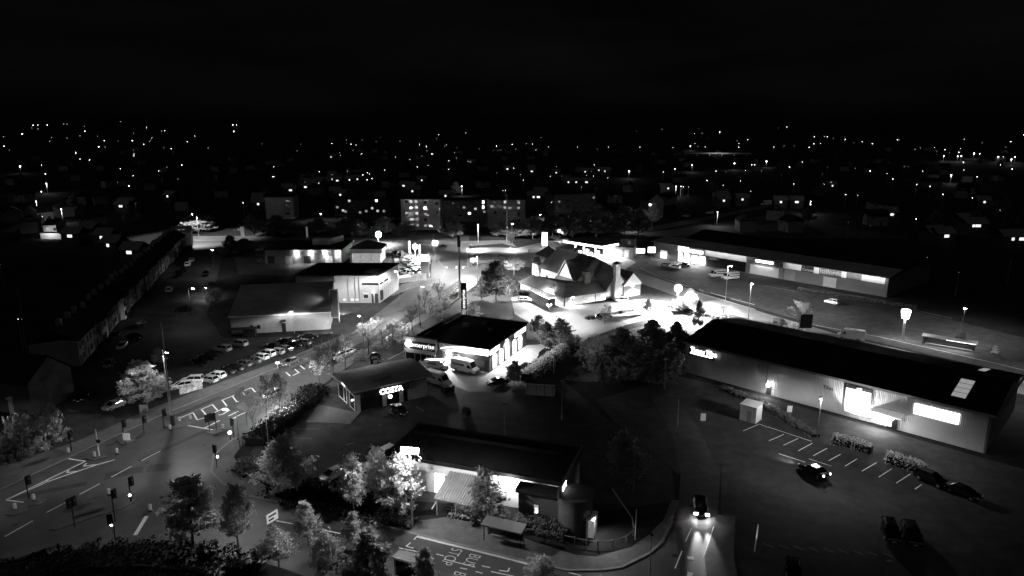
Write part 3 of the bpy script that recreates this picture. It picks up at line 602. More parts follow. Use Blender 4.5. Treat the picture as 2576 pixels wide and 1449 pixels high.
# barn body along the depth axis, ridge at x=19
MB().prism([(11.6, 9.6), (15.3, 9.6), (15.3, 0), (24.6, 0), (24.6, 34), (14.6, 34), (14.6, 20), (11.6, 20)], 0, 3.6).build('wall', 'white', b)
br = MB()
br.slab([(10.9, 13.0, 3.4), (10.9, 20.5, 3.4), (19, 20.5, 11), (19, 10, 11)][::-1], .25)
br.slab([(13.8, 20.5, 4.3), (13.8, 34.6, 4.3), (18.4, 29.5, 11), (19, 20.5, 11)][::-1], .25)
br.slab([(15.0, -.6, 2.9), (10.9, 13.0, 3.35), (19, 10, 11.0), (19.1, -.5, 9.0)][::-1], .25)
br.slab([(19.1, -.5, 9.0), (19, 10, 11), (22.4, -.5, 5.0)][::-1], .25)
br.slab([(22.4, -.5, 5.0), (19, 10, 11), (18.4, 29.5, 11), (25.6, 34.6, 3.6), (25.6, 1, 3.6)][::-1], .25)
br.slab([(13.8, 34.6, 4.3), (25.6, 34.6, 3.6), (18.4, 29.5, 11)][::-1], .25)
br.build('roof', 'tile', b)
MB().poly([(15.3, -.05, 0), (22.2, -.05, 0), (22.2, -.05, 4.9), (19.1, -.05, 8.7), (15.3, -.05, 3.0)]).build('gable_wall', 'white', b)
cp = MB().box(18.4, 19.0, 20.2, 20.8, 11.0, 12.1).slab([(18.2, 20, 12.1), (19.2, 20, 12.1), (18.7, 20.5, 12.7)], .02).build('roof_vent', 'dark', b)
ch = MB().box(17.5, 19.6, -1.6, -.1, 0, 5.5).box(17.8, 19.4, -1.5, -.2, 5.5, 9.6).box(17.5, 19.7, -1.75, .05, 9.6, 10.6).box(17.8, 19.4, -1.5, -.2, 10.6, 10.9).build('chimney', 'white', b)
MB().add([(17.4, -1.85, 10.92), (19.8, -1.85, 10.92), (19.8, .15, 10.92), (17.4, .15, 10.92), (18.6, -.85, 11.6)], [(0, 1, 4), (1, 2, 4), (2, 3, 4), (3, 0, 4), (3, 2, 1, 0)]).build('chimney_cap', 'dark', ch)
MB().box(10.4, 12.4, 3.6, 5.4, 4.4, 8.3).build('chimney', 'brick', b)
# cross gable facing left
gx, gy = 11.9, 15.5
MB().poly([(gx, gy + 3.9, 4.2), (gx, gy - 3.9, 4.2), (gx, gy, 9.3)]).build('gable_wall', 'white', b)
cgr = MB().slab([(gx - .5, gy - 4.3, 4.1), (18.4, gy - 4.3, 8.2), (19, gy, 9.9), (gx - .5, gy, 9.9)][::-1], .2).slab([(gx - .5, gy, 9.9), (19, gy, 9.9), (18.4, gy + 4.3, 8.2), (gx - .5, gy + 4.3, 4.1)][::-1], .2).build('cross_gable_roof', 'tile', b)
MB().path([(gx - .58, gy - 4.3, 4.1), (gx - .58, gy, 9.95), (gx - .58, gy + 4.3, 4.1)], .16).build('bargeboard', 'wood', cgr)
MB().slab([(14.0, 5.9, 6.0), (16.2, 5.9, 6.3), (19.4, 7.2, 10.3), (18.0, 7.4, 10.3)][::-1], .12).build('pale_roof_slope', 'concrete', b)
# right gabled wing
MB().box(21.8, 28.4, -.6, 10, 0, 3.4).build('side_wing_wall', 'brick', b)
MB().poly([(21.6, -.7, 3.4), (28.6, -.7, 3.4), (28.6, -.7, 4.0), (25.1, -.7, 7.3), (21.6, -.7, 4.0)]).build('side_gable', 'white', b)
MB().slab([(21.3, -1.1, 3.9), (25.1, -1.1, 7.6), (25.1, 11, 7.6), (21.3, 11, 3.9)][::-1], .2).slab([(25.1, -1.1, 7.6), (29.0, -1.1, 3.9), (29.0, 11, 3.9), (25.1, 11, 7.6)][::-1], .2).build('side_wing_roof', 'tile', b)
# far entrance tower with pyramid roofs and porch
MB().box(17.8, 24, 36, 42, 0, 7.0).build('entrance_tower', 'white', b)
MB().add([(17.3, 35.5, 7.02), (24.5, 35.5, 7.02), (24.5, 42.5, 7.02), (17.3, 42.5, 7.02), (20.9, 39, 10.2)], [(0, 1, 4), (1, 2, 4), (2, 3, 4), (3, 0, 4), (3, 2, 1, 0)]).build('tower_roof', 'tile', b)
MB().box(16.2, 17.7, 38.2, 42, 0, 4.0).build('porch', 'white', b)
MB().slab([(15.9, 37.9, 3.9), (17.8, 37.9, 3.9), (17.8, 40.1, 6.4), (15.9, 40.1, 6.4)], .15).slab([(15.9, 40.1, 6.4), (17.8, 40.1, 6.4), (17.8, 42.3, 3.9), (15.9, 42.3, 3.9)], .15).build('porch_roof', 'tile', b)
for t0, t1, z0, z1, m in ((7.0, 8.6, .9, 2.2, 'wind'), (12.2, 14.6, .8, 2.2, 'wind'), (15.7, 17.2, .9, 2.4, 'wind'), (19.9, 21.6, .9, 2.4, 'wind')): window(b, t0, t1, z0, z1, m, 'trim', 2)
for t in (.35, 3.2, 11.4): MB().box(t - .07, t + .07, -.14, -.01, 0, 2.6).build('downpipe', 'dark', b)
MB().box(1.4, 2.4, -.06, -.01, 0, 2.0).build('door', 'wall', b)
MB().box(15.35, 21.9, -.2, -.06, 0, .9).build('brick_plinth', 'brickd', b)
# left flank glazing (plane x=0)
for k in range(7):
    y = 10.5 + k * 1.8; w = MB().box(-.06, -.01, y, y + 1.5, .5, 2.4).build('sunroom_window', 'win' if k > 3 else 'wind', b); MB().box(-.1, -.065, y - .05, y + .05, .4, 2.5).build('frame', 'trim', w)
for y in (31, 28, 24): MB().box(14.5, 14.58, y, y + 1.6, .9, 2.6).build('window', 'win', b)
MB().box(-.35, -.05, 6.2, 7.4, 3.0, 3.6).build('wall_floodlight', 'flood', b)
light('SPOT', b, (-.9, 6.8, 3.3), 16000, (-1, -.25, -.65), 165, .5, .25)
light('SPOT', b, (-.9, 7.2, 3.4), 3000, (-.2, .9, .25), 160, .8, .25)
light('SPOT', b, (3.0, -.9, 2.7), 1200, (-.2, -1, -.9), 165, .5, .2); MB().box(2.7, 3.3, -.6, -.05, 2.45, 2.6).build('wall_lamp', 'lensm', b)
MB().box(5.2, 5.6, 16.5, 16.9, 4.9, 5.5).build('added_roof_flood', 'mid', b); light('SPOT', b, (6.0, 16.7, 5.6), 900, (1, 0, .22), 150, .8, .2)  # added fixture and spot that whiten the cross gable
light('SPOT', b, (25, -1.8, 3.2), 1800, (0, -.4, -1), 165, .6, .2); MB().box(24.7, 25.3, -1.0, -.62, 3.1, 3.3).build('wall_lamp', 'lensm', b)
light('SPOT', b, (13, 36, 3), 2500, (-.3, .5, -.6), 165, .7, .2)
ft = thing('terrace_wall', 'low brick wall enclosing the floodlit pub terrace', 'wall', G(c('B3', 185, 572)), 0)
a = Vector((0, 0, 0)); pB = G(c('B3', 370, 662)) - G(c('B3', 185, 572)); pC = G(c('B3', 435, 650)) - G(c('B3', 185, 572))
fw = MB()
for p, q in ((a, pB), (pB, pC)):
    d = (q - p).normalized(); nn = Vector((-d.y, d.x, 0)) * .15; fw.prism([(p - nn).xy, (q - nn).xy, (q + nn).xy, (p + nn).xy], -.03, 2.0)
fw.build('brickwork', 'brick', ft)
cpg = MB()
for p, q in ((a, pB), (pB, pC)):
    d = (q - p).normalized(); nn = Vector((-d.y, d.x, 0)) * .2; cpg.prism([(p - nn).xy, (q - nn).xy, (q + nn).xy, (p + nn).xy], 2.003, 2.1)
cpg.build('coping', 'trim', ft)

# ---- retail parade
P1 = Vector((57.6, 266.1, 0)); F = Face(P1, R(-49.5)); L, D, HH = 86.0, 34.0, 6.3
b = thing('retail_parade', 'long retail shed with white fascia panels and mostly dark shopfronts', 'shop', F.o, F.a)
MB().box(-2, L, 0, D, 0, HH - .05).build('wall', 'cladd', b)
MB().slab([(-2.4, -1.6, HH + .1), (L + .6, -1.6, HH + .1), (L + .6, 9, HH + 1.2), (-2.4, 9, HH + 1.2)], .25).build('front_roof', 'roofg', b)
MB().slab([(6, 9, HH + 1.3), (L + .6, 9, HH + 1.3), (L + .6, 22, HH + 3.6), (6, 22, HH + 3.6)], .25).slab([(6, 22, HH + 3.6), (L + .6, 22, HH + 3.6), (L + .6, D + .5, HH + .8), (6, D + .5, HH + .8)], .25).build('main_roof', 'roof', b)
for t0_, t1_, pw_ in ((22, 41, 130), (54, 62, 45), (63, 86, 160)): light('AREA', b, ((t0_ + t1_) / 2, -1.5, 6.1), pw_, (0, .75, -1), shape=(t1_ - t0_, .25))  # unseen soffit lights, added to raise the fascia brightness
r1 = lambda x, y: F.hit(((2440 + x * .3882) / 1.49068, (860 + y * .3882) / 1.49068))
def pan(nm, m, x0, x1, y=-.1, z0=3.9, z1=6.1, par=None):
    return MB().box(r1(*x0)[0], r1(*x1)[0], y - .06, y, z0, z1).build(nm, m, par or b)
pan('fascia_panel', 'wall', (530, 240), (925, 300)); pan('fascia_panel', 'wall', (1280, 370), (1455, 400)); pan('fascia_strip', 'white', (1575, 420), (1625, 425)); pan('fascia_strip', 'white', (1840, 470), (1888, 480)); 
t0, t1 = r1(2040, 500)[0], r1(2262, 540)[0]
MB().poly([(t0 - 1.3, -.12, 3.9), (t1, -.12, 3.9), (t1, -.12, 6.1), (t0, -.12, 6.1)]).build('fascia_panel', 'white', b)
s1 = pan('sign_board', 'dark', (1455, 400), (1575, 420)); text('Carpets', 'wall', s1, (r1(1465, 420)[0], -.2, 4.2), 1.2)
s2 = pan('sign_board', 'cladd', (1625, 430), (1838, 470)); text('halfords', 'wall', s2, (r1(1632, 440)[0], -.2, 4.3), 2.15, sx=1.0)
pan('sign_board', 'mid', (1890, 480), (2035, 500)); pan('shutter', 'wall', (1665, 530), (1790, 550), z0=.2, z1=3.3)
pan('glazed_shopfront', 'glass', (540, 300), (920, 340), z0=.2, z1=3.7); gl = pan('roller_shutter', 'wall', (960, 400), (1235, 440), z0=.2, z1=3.4)
s3 = pan('sign_board', 'brickd', (935, 300), (1275, 350)); t0, t1 = r1(1015, 320)[0], r1(1185, 345)[0]
MB().box(t0, t1, -.28, -.17, 4.6, 5.4).build('lit_sign', 'panelb', s3); light('AREA', b, ((t0 + t1) / 2, -1.2, 4.5), 70, (0, .4, -1), shape=(t1 - t0, .3))
pan('brick_pier', 'brick', (1240, 420), (1275, 430), z0=0, z1=3.8); pan('wall_panel', 'mid', (1290, 440), (1395, 460), z0=.1, z1=3.6)
t0, t1 = r1(270, 200)[0], r1(505, 230)[0]; tm = r1(368, 200)[0]
MB().box(t0, tm, -.3, -.1, 4.0, 6.0).build('lit_sign', 'panelb', b); MB().box(tm + .3, t1, -.3, -.1, 4.2, 5.2).build('lit_sign', 'neonb', b)
for x0, x1, z in ((268, 305, 3.3), (325, 375, 3.4), (398, 450, 3.2), (468, 525, 3.3)):
    MB().box(r1(x0, 290)[0], r1(x1, 300)[0], -.1, -.03, .2, z).build('lit_window', 'winb', b)
tm = r1(430, 300)[0]; light('AREA', b, (tm, -1.6, 3.4), 1500, (0, -.5, -1), shape=(12, .6))
q = r1(150, 240); MB().box(1.5, 4.6, -.1, -.03, .1, 3.2).build('lit_shop_entrance', 'win', b); light('AREA', b, (3.0, -1.2, 3.2), 260, (0, -.6, -1), shape=(3, .4))

# ---- petrol station
F = Face((20.9, 272.9), R(-46)); b = thing('petrol_station_canopy', 'petrol station canopy with white lit edge over bright pumps', 'petrol station', F.o, F.a)
L, D = 19.5, 10.5
MB().box(0, L, 0, D, 5.1, 5.6).build('roof', 'cladd', b); MB().box(-.1, L + .1, -.12, -.02, 4.95, 5.7).box(L + .02, L + .12, -.02, D, 4.95, 5.7).build('lit_fascia', 'panelb', b)
MB().box(-.2, 1.6, -.25, -.13, 4.8, 5.85).build('sign_box', 'panel', b)
MB().box(.3, L - .3, .3, D - .3, 5.02, 5.07).build('ceiling_light', 'panelb', b)
for x in (4, 14.5):
    for y in (2.5, 8): MB().box(x - .2, x + .2, y - .2, y + .2, 0, 5.0).build('column', 'trim', b)
for x in (4.5, 10, 15): light('AREA', b, (x, D / 2, 4.85), 2600, (0, 0, -1), shape=(4, 7))
pk = None
for i, (x, y) in enumerate(((6.2, 3), (11.8, 3), (6.2, 7.6), (11.8, 7.6))):
    w = F.w(x, y); p = thing('fuel_pump', 'fuel pump under the bright canopy', 'fuel pump', w, F.a, 'fuel pumps under the canopy') if pk is None else copy_thing(pk, 'fuel pump under the bright canopy', w, F.a)
    if pk is None:
        pk = p; MB().box(-.5, .5, -.3, .3, 0, 1.9).build('cabinet', 'white', p); MB().box(-.4, .4, -.34, -.31, 1.2, 1.7).build('display', 'panel', p); MB().path([(.55, 0, 1.5), (.75, -.1, .8), (.6, -.2, .5)], .03).build('hose', 'black', p)
F2 = Face((37.2, 268.5), R(-20)); b = thing('petrol_station_shop', 'brick petrol station shop with bright glazed front', 'shop', F2.o, F2.a)
MB().box(0, 11, 0, 8, 0, 4.2).build('wall', 'brick', b); MB().box(-.3, 11.3, -.4, 8.2, 4.23, 4.5).build('roof', 'roof', b); MB().box(.5, 6.5, -.08, -.02, .3, 2.8).build('shopfront', 'winb', b); MB().box(7.8, 9.6, -.06, -.02, 0, 3.2).build('door', 'wall', b)
MB().box(5.5, 11, 2, 7, 4.52, 7.2).build('upper_storey', 'brickd', b); MB().box(8.6, 9.7, 1.93, 1.98, 5.1, 6.5).build('window', 'wall', b)
light('AREA', b, (3.5, -1.5, 3.5), 700, (0, -.5, -1), shape=(6, .5))

# ---- blocks of flats beyond the roundabout
def flats(name, label, pl, pr, ptop, deep, m, wins, roofm='roof', stair=None):
    a, q = G(pl), G(pr); F = Face(a, math.atan2(q.y - a.y, q.x - a.x)); L = (q - a).length; H = Ht(pl, ptop)
    b = thing(name, label, 'block of flats', F.o, F.a)
    MB().box(0, L, 0, deep, -1, H).build('wall', m, b); MB().box(-.4, L + .4, -.4, deep + .4, H + .03, H + .35).build('roof', roofm, b)
    for x, y, w, h, mm in wins:
        if mm == 'win': mm = random.choice(('win', 'wind', 'win', 'win'))
        t, z = F.hit((x, y)); window(b, t - w * .36, t + w * .36, z - h * .4, z + h * .4, mm, 'mid', 1)
    return b, F, H, L
A = lambda x, y: ((1180 + x * .34161) / 1.49068, (660 + y * .34161) / 1.49068)
flats('apartment_block', 'pale grey apartment block at the left end of the row, windows dark', c('A2', 105, 1130), c('A2', 385, 1128), c('A2', 0, 908)[1], 12, 'wall', [(c('A2', x, y)[0], c('A2', x, y)[1], 1.6, 1.3, 'glass') for x in (310, 330) for y in (950, 990, 1030, 1075)])
flats('apartment_block', 'long low dark apartment block left of the tall pale one', A(225, 440), A(830, 440), A(0, 258)[1], 12, 'brickd', [(*A(x, y), 1.8, 1.5, m) for x, y, m in ((380, 272, 'win'), (250, 342, 'win'), (312, 378, 'win'), (632, 352, 'win'), (692, 383, 'win'), (440, 272, 'glass'), (500, 272, 'glass'), (560, 340, 'glass'), (440, 340, 'glass'), (500, 400, 'wind'), (340, 390, 'wind'), (678, 270, 'winb'), (566, 385, 'wind'), (760, 385, 'wind'))])
b, F3, H3, L3 = flats('apartment_block', 'tall pale apartment tower with a column of lit windows', A(955, 590), A(1380, 590), A(0, 256)[1], 14, 'wall', [(*A(x, y), 1.9, 1.5, m) for x, y, m in ((1058, 280, 'win'), (1113, 280, 'win'), (1116, 346, 'win'), (1060, 346, 'glass'), (1060, 410, 'win'), (1122, 410, 'win'), (1062, 476, 'win'), (1125, 474, 'wind'), (1064, 540, 'win'), (1130, 540, 'wind'), (1215, 285, 'glass'), (1213, 352, 'winb'), (1218, 418, 'wind'), (1218, 478, 'glass'), (1218, 545, 'wind'), (1005, 280, 'glass'), (1005, 410, 'glass'), (1340, 300, 'glass'), (1340, 400, 'glass'))])
flats('apartment_block', 'broad apartment block between the two towers with a lit porch', A(1385, 500), A(1800, 500), A(0, 266)[1], 12, 'brick', [(*A(x, y), 1.7, 1.4, m) for x, y, m in ((1385, 370, 'wind'), (1580, 345, 'glass'), (1640, 345, 'wind'), (1765, 360, 'win'), (1600, 430, 'glass'), (1450, 300, 'glass'), (1520, 300, 'glass'), (1700, 300, 'glass'), (1700, 410, 'winb'))])
flats('apartment_block', 'apartment block with pale right corner and stairwell windows lit', A(1905, 575), A(2310, 570), A(0, 264)[1], 14, 'concrete', [(*A(x, y), 1.8, 1.5, m) for x, y, m in ((2090, 285, 'win'), (2088, 348, 'wind'), (2240, 290, 'win'), (2238, 350, 'wind'), (2240, 420, 'glass'), (2240, 490, 'glass'), (2085, 412, 'glass'), (1943, 333, 'wind'), (1980, 290, 'glass'), (1980, 400, 'glass'), (2140, 350, 'wind'))])
flats('stair_tower', 'dark stair tower wedged between two apartment blocks', A(1805, 560), A(1900, 560), A(0, 250)[1], 10, 'brickd', [(*A(1850, y), 1.2, 1.9, 'winb') for y in (287, 341)] + [(*A(1862, 392), 1.2, 1.2, 'wind')])
flats('apartment_block', 'dim apartment block at the right end of the row with no lit windows', c('A3', 430, 1080), c('A3', 840, 1060), c('A3', 0, 885)[1], 14, 'brick', [(c('A3', x, y)[0], c('A3', x, y)[1], 1.8, 1.4, 'glass') for x in (480, 560, 640, 720, 800) for y in (940, 1000)] + [(*c('A3', 475, 955), 1.6, 1.4, 'wind'), (*c('A3', 822, 914), 1.6, 1.4, 'wind')])
def house(label, pl, pr, H, deep, wm, rm='slate', wins=(), group=None, gable_front=False, name='house'):
    a, q = (pl, pr) if isinstance(pl, Vector) else (G(pl), G(pr)); F = Face(a, math.atan2(q.y - a.y, q.x - a.x)); L = (q - a).length
    b = thing(name, label, 'house', F.o, F.a, group)
    MB().box(0, L, 0, deep, -1, H).build('wall', wm, b)
    r = H + min(L, deep) * .42
    if gable_front:
        MB().slab([(-.4, -.5, H - .1), (L / 2, -.5, r), (L / 2, deep + .4, r), (-.4, deep + .4, H - .1)][::-1], .2).slab([(L / 2, -.5, r), (L + .4, -.5, H - .1), (L + .4, deep + .4, H - .1), (L / 2, deep + .4, r)][::-1], .2).build('roof', rm, b)
        MB().poly([(.02, -.02, H), (L - .02, -.02, H), (L / 2, -.02, r - .25)]).build('gable', wm, b)
    else:
        ro = MB().slab([(-.3, -.4, H + .02), (L + .3, -.4, H + .02), (L + .3, deep / 2, r), (-.3, deep / 2, r)], .2).slab([(-.3, deep / 2, r), (L + .3, deep / 2, r), (L + .3, deep + .4, H + .02), (-.3, deep + .4, H + .02)], .2).build('roof', rm, b)
        MB().box(L * .12, L * .12 + .9, deep / 2 - .4, deep / 2 + .4, r - .3, r + 1.1).build('chimney', 'brick', ro)
        for x in (.01, L - .01): MB().poly([(x, .02, H), (x, deep - .02, H), (x, deep / 2, r - .25)]).build('gable', wm, b)
    for t, z, w, h, m in wins: window(b, t - w / 2, t + w / 2, z - h / 2, z + h / 2, m, 'trim', 1)
    return b, F
house('gabled house with lit upstairs windows beyond the grass field', c('A3', 1370, 1100), c('A3', 1520, 1095), 9, 12, 'brick', gable_front=True, wins=((1, 6.4, 1.6, 1.4, 'winb'), (3.6, 6.3, 1.0, 1.6, 'win'), (1.2, 2.5, 1, 1.4, 'win'), (3.6, 1.8, .9, 1.2, 'win')))
house('pale house low beside the lit white garage wall', c('A1', 450, 1320), c('A1', 580, 1318), 6, 9, 'wall', wins=((2, 4, 1.2, 1.4, 'wind'), (5, 4, 1.2, 1.4, 'glass')))
# terraced houses down the left side street
T0, T1 = Vector((-93.0, 139.5, 0)), Vector((-141.5, 293.0, 0)); tdir = (T1 - T0).normalized(); ta = math.atan2(tdir.y, tdir.x); nT = 27; tw_ = (T1 - T0).length / nT
protoT = {}
def terrace(kind):
    wm = {'brick': 'brick', 'pale': 'wall', 'bay': 'brick', 'dark': 'brickd'}[kind]; b = thing('terraced_house', '-', 'house', (0, 0, 0), 0, 'terraced houses along the side street'); w = tw_ - .02
    MB().box(0, w, 0, 9, 0, 5.6).build('wall', wm, b)
    ro = MB().slab([(0, -.35, 5.62), (w, -.35, 5.62), (w, 4.5, 8.2), (0, 4.5, 8.2)], .18).slab([(0, 4.5, 8.2), (w, 4.5, 8.2), (w, 9.35, 5.62), (0, 9.35, 5.62)], .18).build('roof', 'slate', b)
    MB().box(w - .9, w - .1, 4.0, 5.0, 8.0, 9.5).build('chimney', 'brick', ro)
    MB().box(.5, 1.4, -.07, -.01, 0, 2.1).build('door', 'dark', b)
    window(b, 2.4, 4.2, .8, 2.3, 'glass'); window(b, .6, 1.7, 3.4, 4.9, 'glass'); window(b, 3.0, 4.2, 3.4, 4.9, 'glass')
    if kind == 'bay':
        by = MB().prism([(2.2, -.02), (4.6, -.02), (4.2, -.95), (2.6, -.95)], 0, 2.7).prism([(2.2, -.02), (4.6, -.02), (4.2, -.95), (2.6, -.95)], 2.75, 5.4).build('bay_window', 'white', b)
        MB().box(2.75, 4.05, -1.0, -.96, .9, 2.3).box(2.75, 4.05, -1.0, -.96, 3.4, 4.8).build('pane', 'glass', by)
    return b
kinds = ['brick', 'pale', 'brick', 'pale', 'dark', 'brick', 'bay', 'dark', 'brick', 'dark', 'brick', 'dark', 'dark', 'brick', 'dark', 'brick', 'dark', 'brick', 'dark', 'brick', 'brick', 'dark', 'pale', 'brick', 'dark', 'pale', 'brick']
tl = {0: 'end terraced house nearest the big bushes, its pale front half hidden', 1: 'pale fronted terraced house, second from the bushes', 3: 'pale terraced house with the largest bare front wall in the row', 6: 'terraced house with the white bay window', 25: 'pale terraced house at the far lit end of the row', 26: 'brick end house where the side street meets the lit road', 22: 'pale terraced house among dark ones near the far end'}
for i, k in enumerate(kinds):
    pos = T0 + tdir * (tw_ * i); lab = tl.get(i, 'unlit brick terraced house in the dark row along the side street')
    if k not in protoT:
        t = protoT[k] = terrace(k); t.location = pos; t.rotation_euler = (0, 0, ta); t['label'] = lab
    else: copy_thing(protoT[k], lab, pos + Vector((random.uniform(-.3, .3), 0, random.uniform(-.7, .25))), ta)
house('dark gabled house at the corner behind the roadside bushes', G(c('C1', -420, 330)), G(c('C1', 330, 420)), 6, 9, 'brickd', wins=((3, 4, 1.2, 1.5, 'glass'),))
gp = thing('gate_pier', 'pale stone gate pier with a flat cap behind the bush', 'pier', G(c('C1', 135, 400)), 0); MB().box(-.35, .35, -.35, .35, 0, 2.8).build('shaft', 'concrete', gp); MB().box(-.55, .55, -.55, .55, 2.803, 3.1).build('cap', 'wall', gp)
lg = thing('garage', 'lit white garage wall of a low outbuilding far left', 'garage', G(c('A1', 455, 1322)) + Vector((0, -3, 0)), 0); MB().box(0, 9.5, 0, 2.5, 0, 2.8).build('wall', 'white', lg); MB().box(-.2, 9.7, -.2, 2.6, 2.83, 3.0).build('roof', 'roof', lg); light('SPOT', lg, (5, -3, 5), 500, (0, .8, -.8), 140)
hh = thing('corner_house_extension', 'white gable end where the side street meets the lit road', 'house', G(c('A1', 1880, 1400)), R(20)); MB().box(-4, 2, 0, 8, 0, 6).build('wall', 'white', hh); MB().slab([(-4.2, -.3, 6.02), (2.3, -.3, 6.02), (2.3, 4, 8.4), (-4.2, 4, 8.4)], .2).slab([(-4.2, 4, 8.4), (2.3, 4, 8.4), (2.3, 8.3, 6.02), (-4.2, 8.3, 6.02)], .2).build('roof', 'tile', hh)
for x in (-3, -1.2): MB().box(x, x + .9, 1.2, 2.2, 7.0, 7.05).build('skylight', 'win', hh)
kb2 = G(c('C3', 2450, 510)); kk = thing('kiosk', 'small white cube kiosk at the end of the parking bays', 'kiosk', kb2, R(40)); MB().box(-2.9, 0, 0, 2.6, 0, 2.9).build('body', 'wall', kk); MB().slab([(-3.0, -.1, 2.95), (.1, -.1, 2.95), (.1, 2.7, 3.15), (-3.0, 2.7, 3.15)], .1).build('roof', 'wall', kk); MB().box(-1.6, -.8, -.05, -.01, 0, 2.1).build('door', 'concrete', kk)
q = kb2 - G(c('C3', 2310, 470)); kk.rotation_euler = (0, 0, math.atan2(q.y, q.x))
# ================================================================ VEHICLES
CAR = {  # length, width, roof height, body sections (x, z0, z1, half width), cabin (bottom rear, bottom front, top rear, top front)
 'hatchback': (4.1, 1.76, 1.5, [(-2.05, .4, .72, .68), (-1.98, .3, .95, .8), (-1.3, .24, 1.0, .87), (.7, .24, .97, .87), (1.45, .24, .88, .85), (1.9, .28, .74, .78), (2.05, .38, .6, .64)], (-1.97, 1.15, -1.6, .25)),
 'saloon': (4.6, 1.8, 1.44, [(-2.3, .42, .78, .7), (-2.2, .3, .96, .82), (-1.4, .24, .99, .89), (.8, .24, .95, .89), (1.7, .24, .85, .86), (2.15, .28, .72, .78), (2.3, .38, .6, .64)], (-1.75, 1.2, -1.05, .3)),
 'estate_suv': (4.5, 1.86, 1.68, [(-2.25, .5, .85, .74), (-2.18, .36, 1.08, .86), (-1.4, .3, 1.12, .92), (.7, .3, 1.09, .92), (1.6, .3, 1.0, .9), (2.1, .34, .86, .84), (2.25, .44, .7, .7)], (-2.15, 1.1, -1.85, .3))}
def car_proto(kind, paint):
    Lc, Wc, Hc, sec, (br, bf, tr, tf) = CAR[kind]
    t = thing(kind + '_car', '-', 'car', (0, 0, 0)); m = MB(); vs = []; n = 8
    for x, z0, z1, h in sec: vs += [(x, -h * .9, z0), (x, -h, z0 + .18), (x, -h, z1 - .14), (x, -h * .86, z1), (x, h * .86, z1), (x, h, z1 - .14), (x, h, z0 + .18), (x, h * .9, z0)]
    fs = [(i * n + j, (i + 1) * n + j, (i + 1) * n + (j + 1) % n, i * n + (j + 1) % n) for i in range(len(sec) - 1) for j in range(n)]
    m.add(vs, fs + [tuple(range(n)), tuple(range(len(sec) * n - 1, (len(sec) - 1) * n - 1, -1))])
    zb = sec[3][2] - .02; hb = Wc / 2 - .1; ht = Wc / 2 - .27; zt = Hc - .07
    # painted roof and pillars
    m.add([(tr - .05, -ht, zt), (tf + .05, -ht, zt), (tf + .05, ht, zt), (tr - .05, ht, zt), (tr + .1, -ht + .12, Hc), (tf - .12, -ht + .12, Hc), (tf - .12, ht - .12, Hc), (tr + .1, ht - .12, Hc)], [(3, 2, 1, 0), (4, 5, 6, 7), (0, 1, 5, 4), (1, 2, 6, 5), (2, 3, 7, 6), (3, 0, 4, 7)])
    for s in (-1, 1):
        m.tube((br + .08, s * hb, zb), (tr, s * ht, zt), .07, .06, 5); m.tube((bf, s * hb, zb), (tf, s * ht, zt), .05, .05, 5); m.tube(((br + bf) / 2, s * (hb + .01), zb), ((tr + tf) / 2, s * (ht + .01), zt), .045, .045, 5)
        m.box(bf - .35, bf - .15, s * (hb + .06) - .09, s * (hb + .06) + .09, zb + .02, zb + .16)
    m.build('body', paint, t)
    g = MB().add([(br + .02, -hb, zb - .02), (bf, -hb, zb - .02), (bf, hb, zb - .02), (br + .02, hb, zb - .02), (tr, -ht, zt), (tf, -ht, zt), (tf, ht, zt), (tr, ht, zt)], [(0, 1, 5, 4), (1, 2, 6, 5), (2, 3, 7, 6), (3, 0, 4, 7)]).build('window_glass', 'glass', t)
    r = .33 if kind != 'estate_suv' else .37
    for x in (-Lc * .3, Lc * .31):
        for s in (-1, 1):
            w = MB().lathe([(r * .9, -.1), (r, -.06), (r, .06), (r * .9, .1)], n=14).build('wheel', 'tyre', t, (x, s * (Wc / 2 - .1), r)); w.rotation_euler = (R(90), 0, 0)
            q = MB().lathe([(r * .62, 0), (r * .55, .03)], n=10).build('rim', 'steel', w, (0, 0, .095 if s < 0 else -.125))
    for s in (-1, 1):
        MB().box(Lc / 2 - .22, Lc / 2 - .05, s * .58 - .16, s * .58 + .16, .62, .76).build('headlight', 'trim', t)
        MB().box(-Lc / 2 + .0, -Lc / 2 + .12, s * .68 - .1, s * .68 + .1, .72, .95).build('tail_light', 'black', t)
    MB().box(-Lc / 2 - .02, -Lc / 2 + .02, -.26, .26, .5, .61).build('number_plate', 'trim', t); MB().box(Lc / 2 - .03, Lc / 2 + .02, -.26, .26, .42, .53).build('number_plate', 'trim', t)
    return t
cars = {}
def car(kind, paint, p, head, label, group=None):
    k = (kind, paint); g = G(p) if not isinstance(p, Vector) else p
    if k not in cars:
        t = cars[k] = car_proto(kind, paint); t.location = g; t.rotation_euler = (0, 0, R(head)); tag(t, label, 'car', group); return t
    t = copy_thing(cars[k], label, g, R(head))
    if group: t['group'] = group
    elif 'group' in t: del t['group']
    return t
H_, S_, U_ = 'hatchback', 'saloon', 'estate_suv'
PK = 'cars parked nose away from the main road'
ba = lambda x, y: ((640 + x * .25621) / 1.49068, (1240 + y * .25621) / 1.49068)
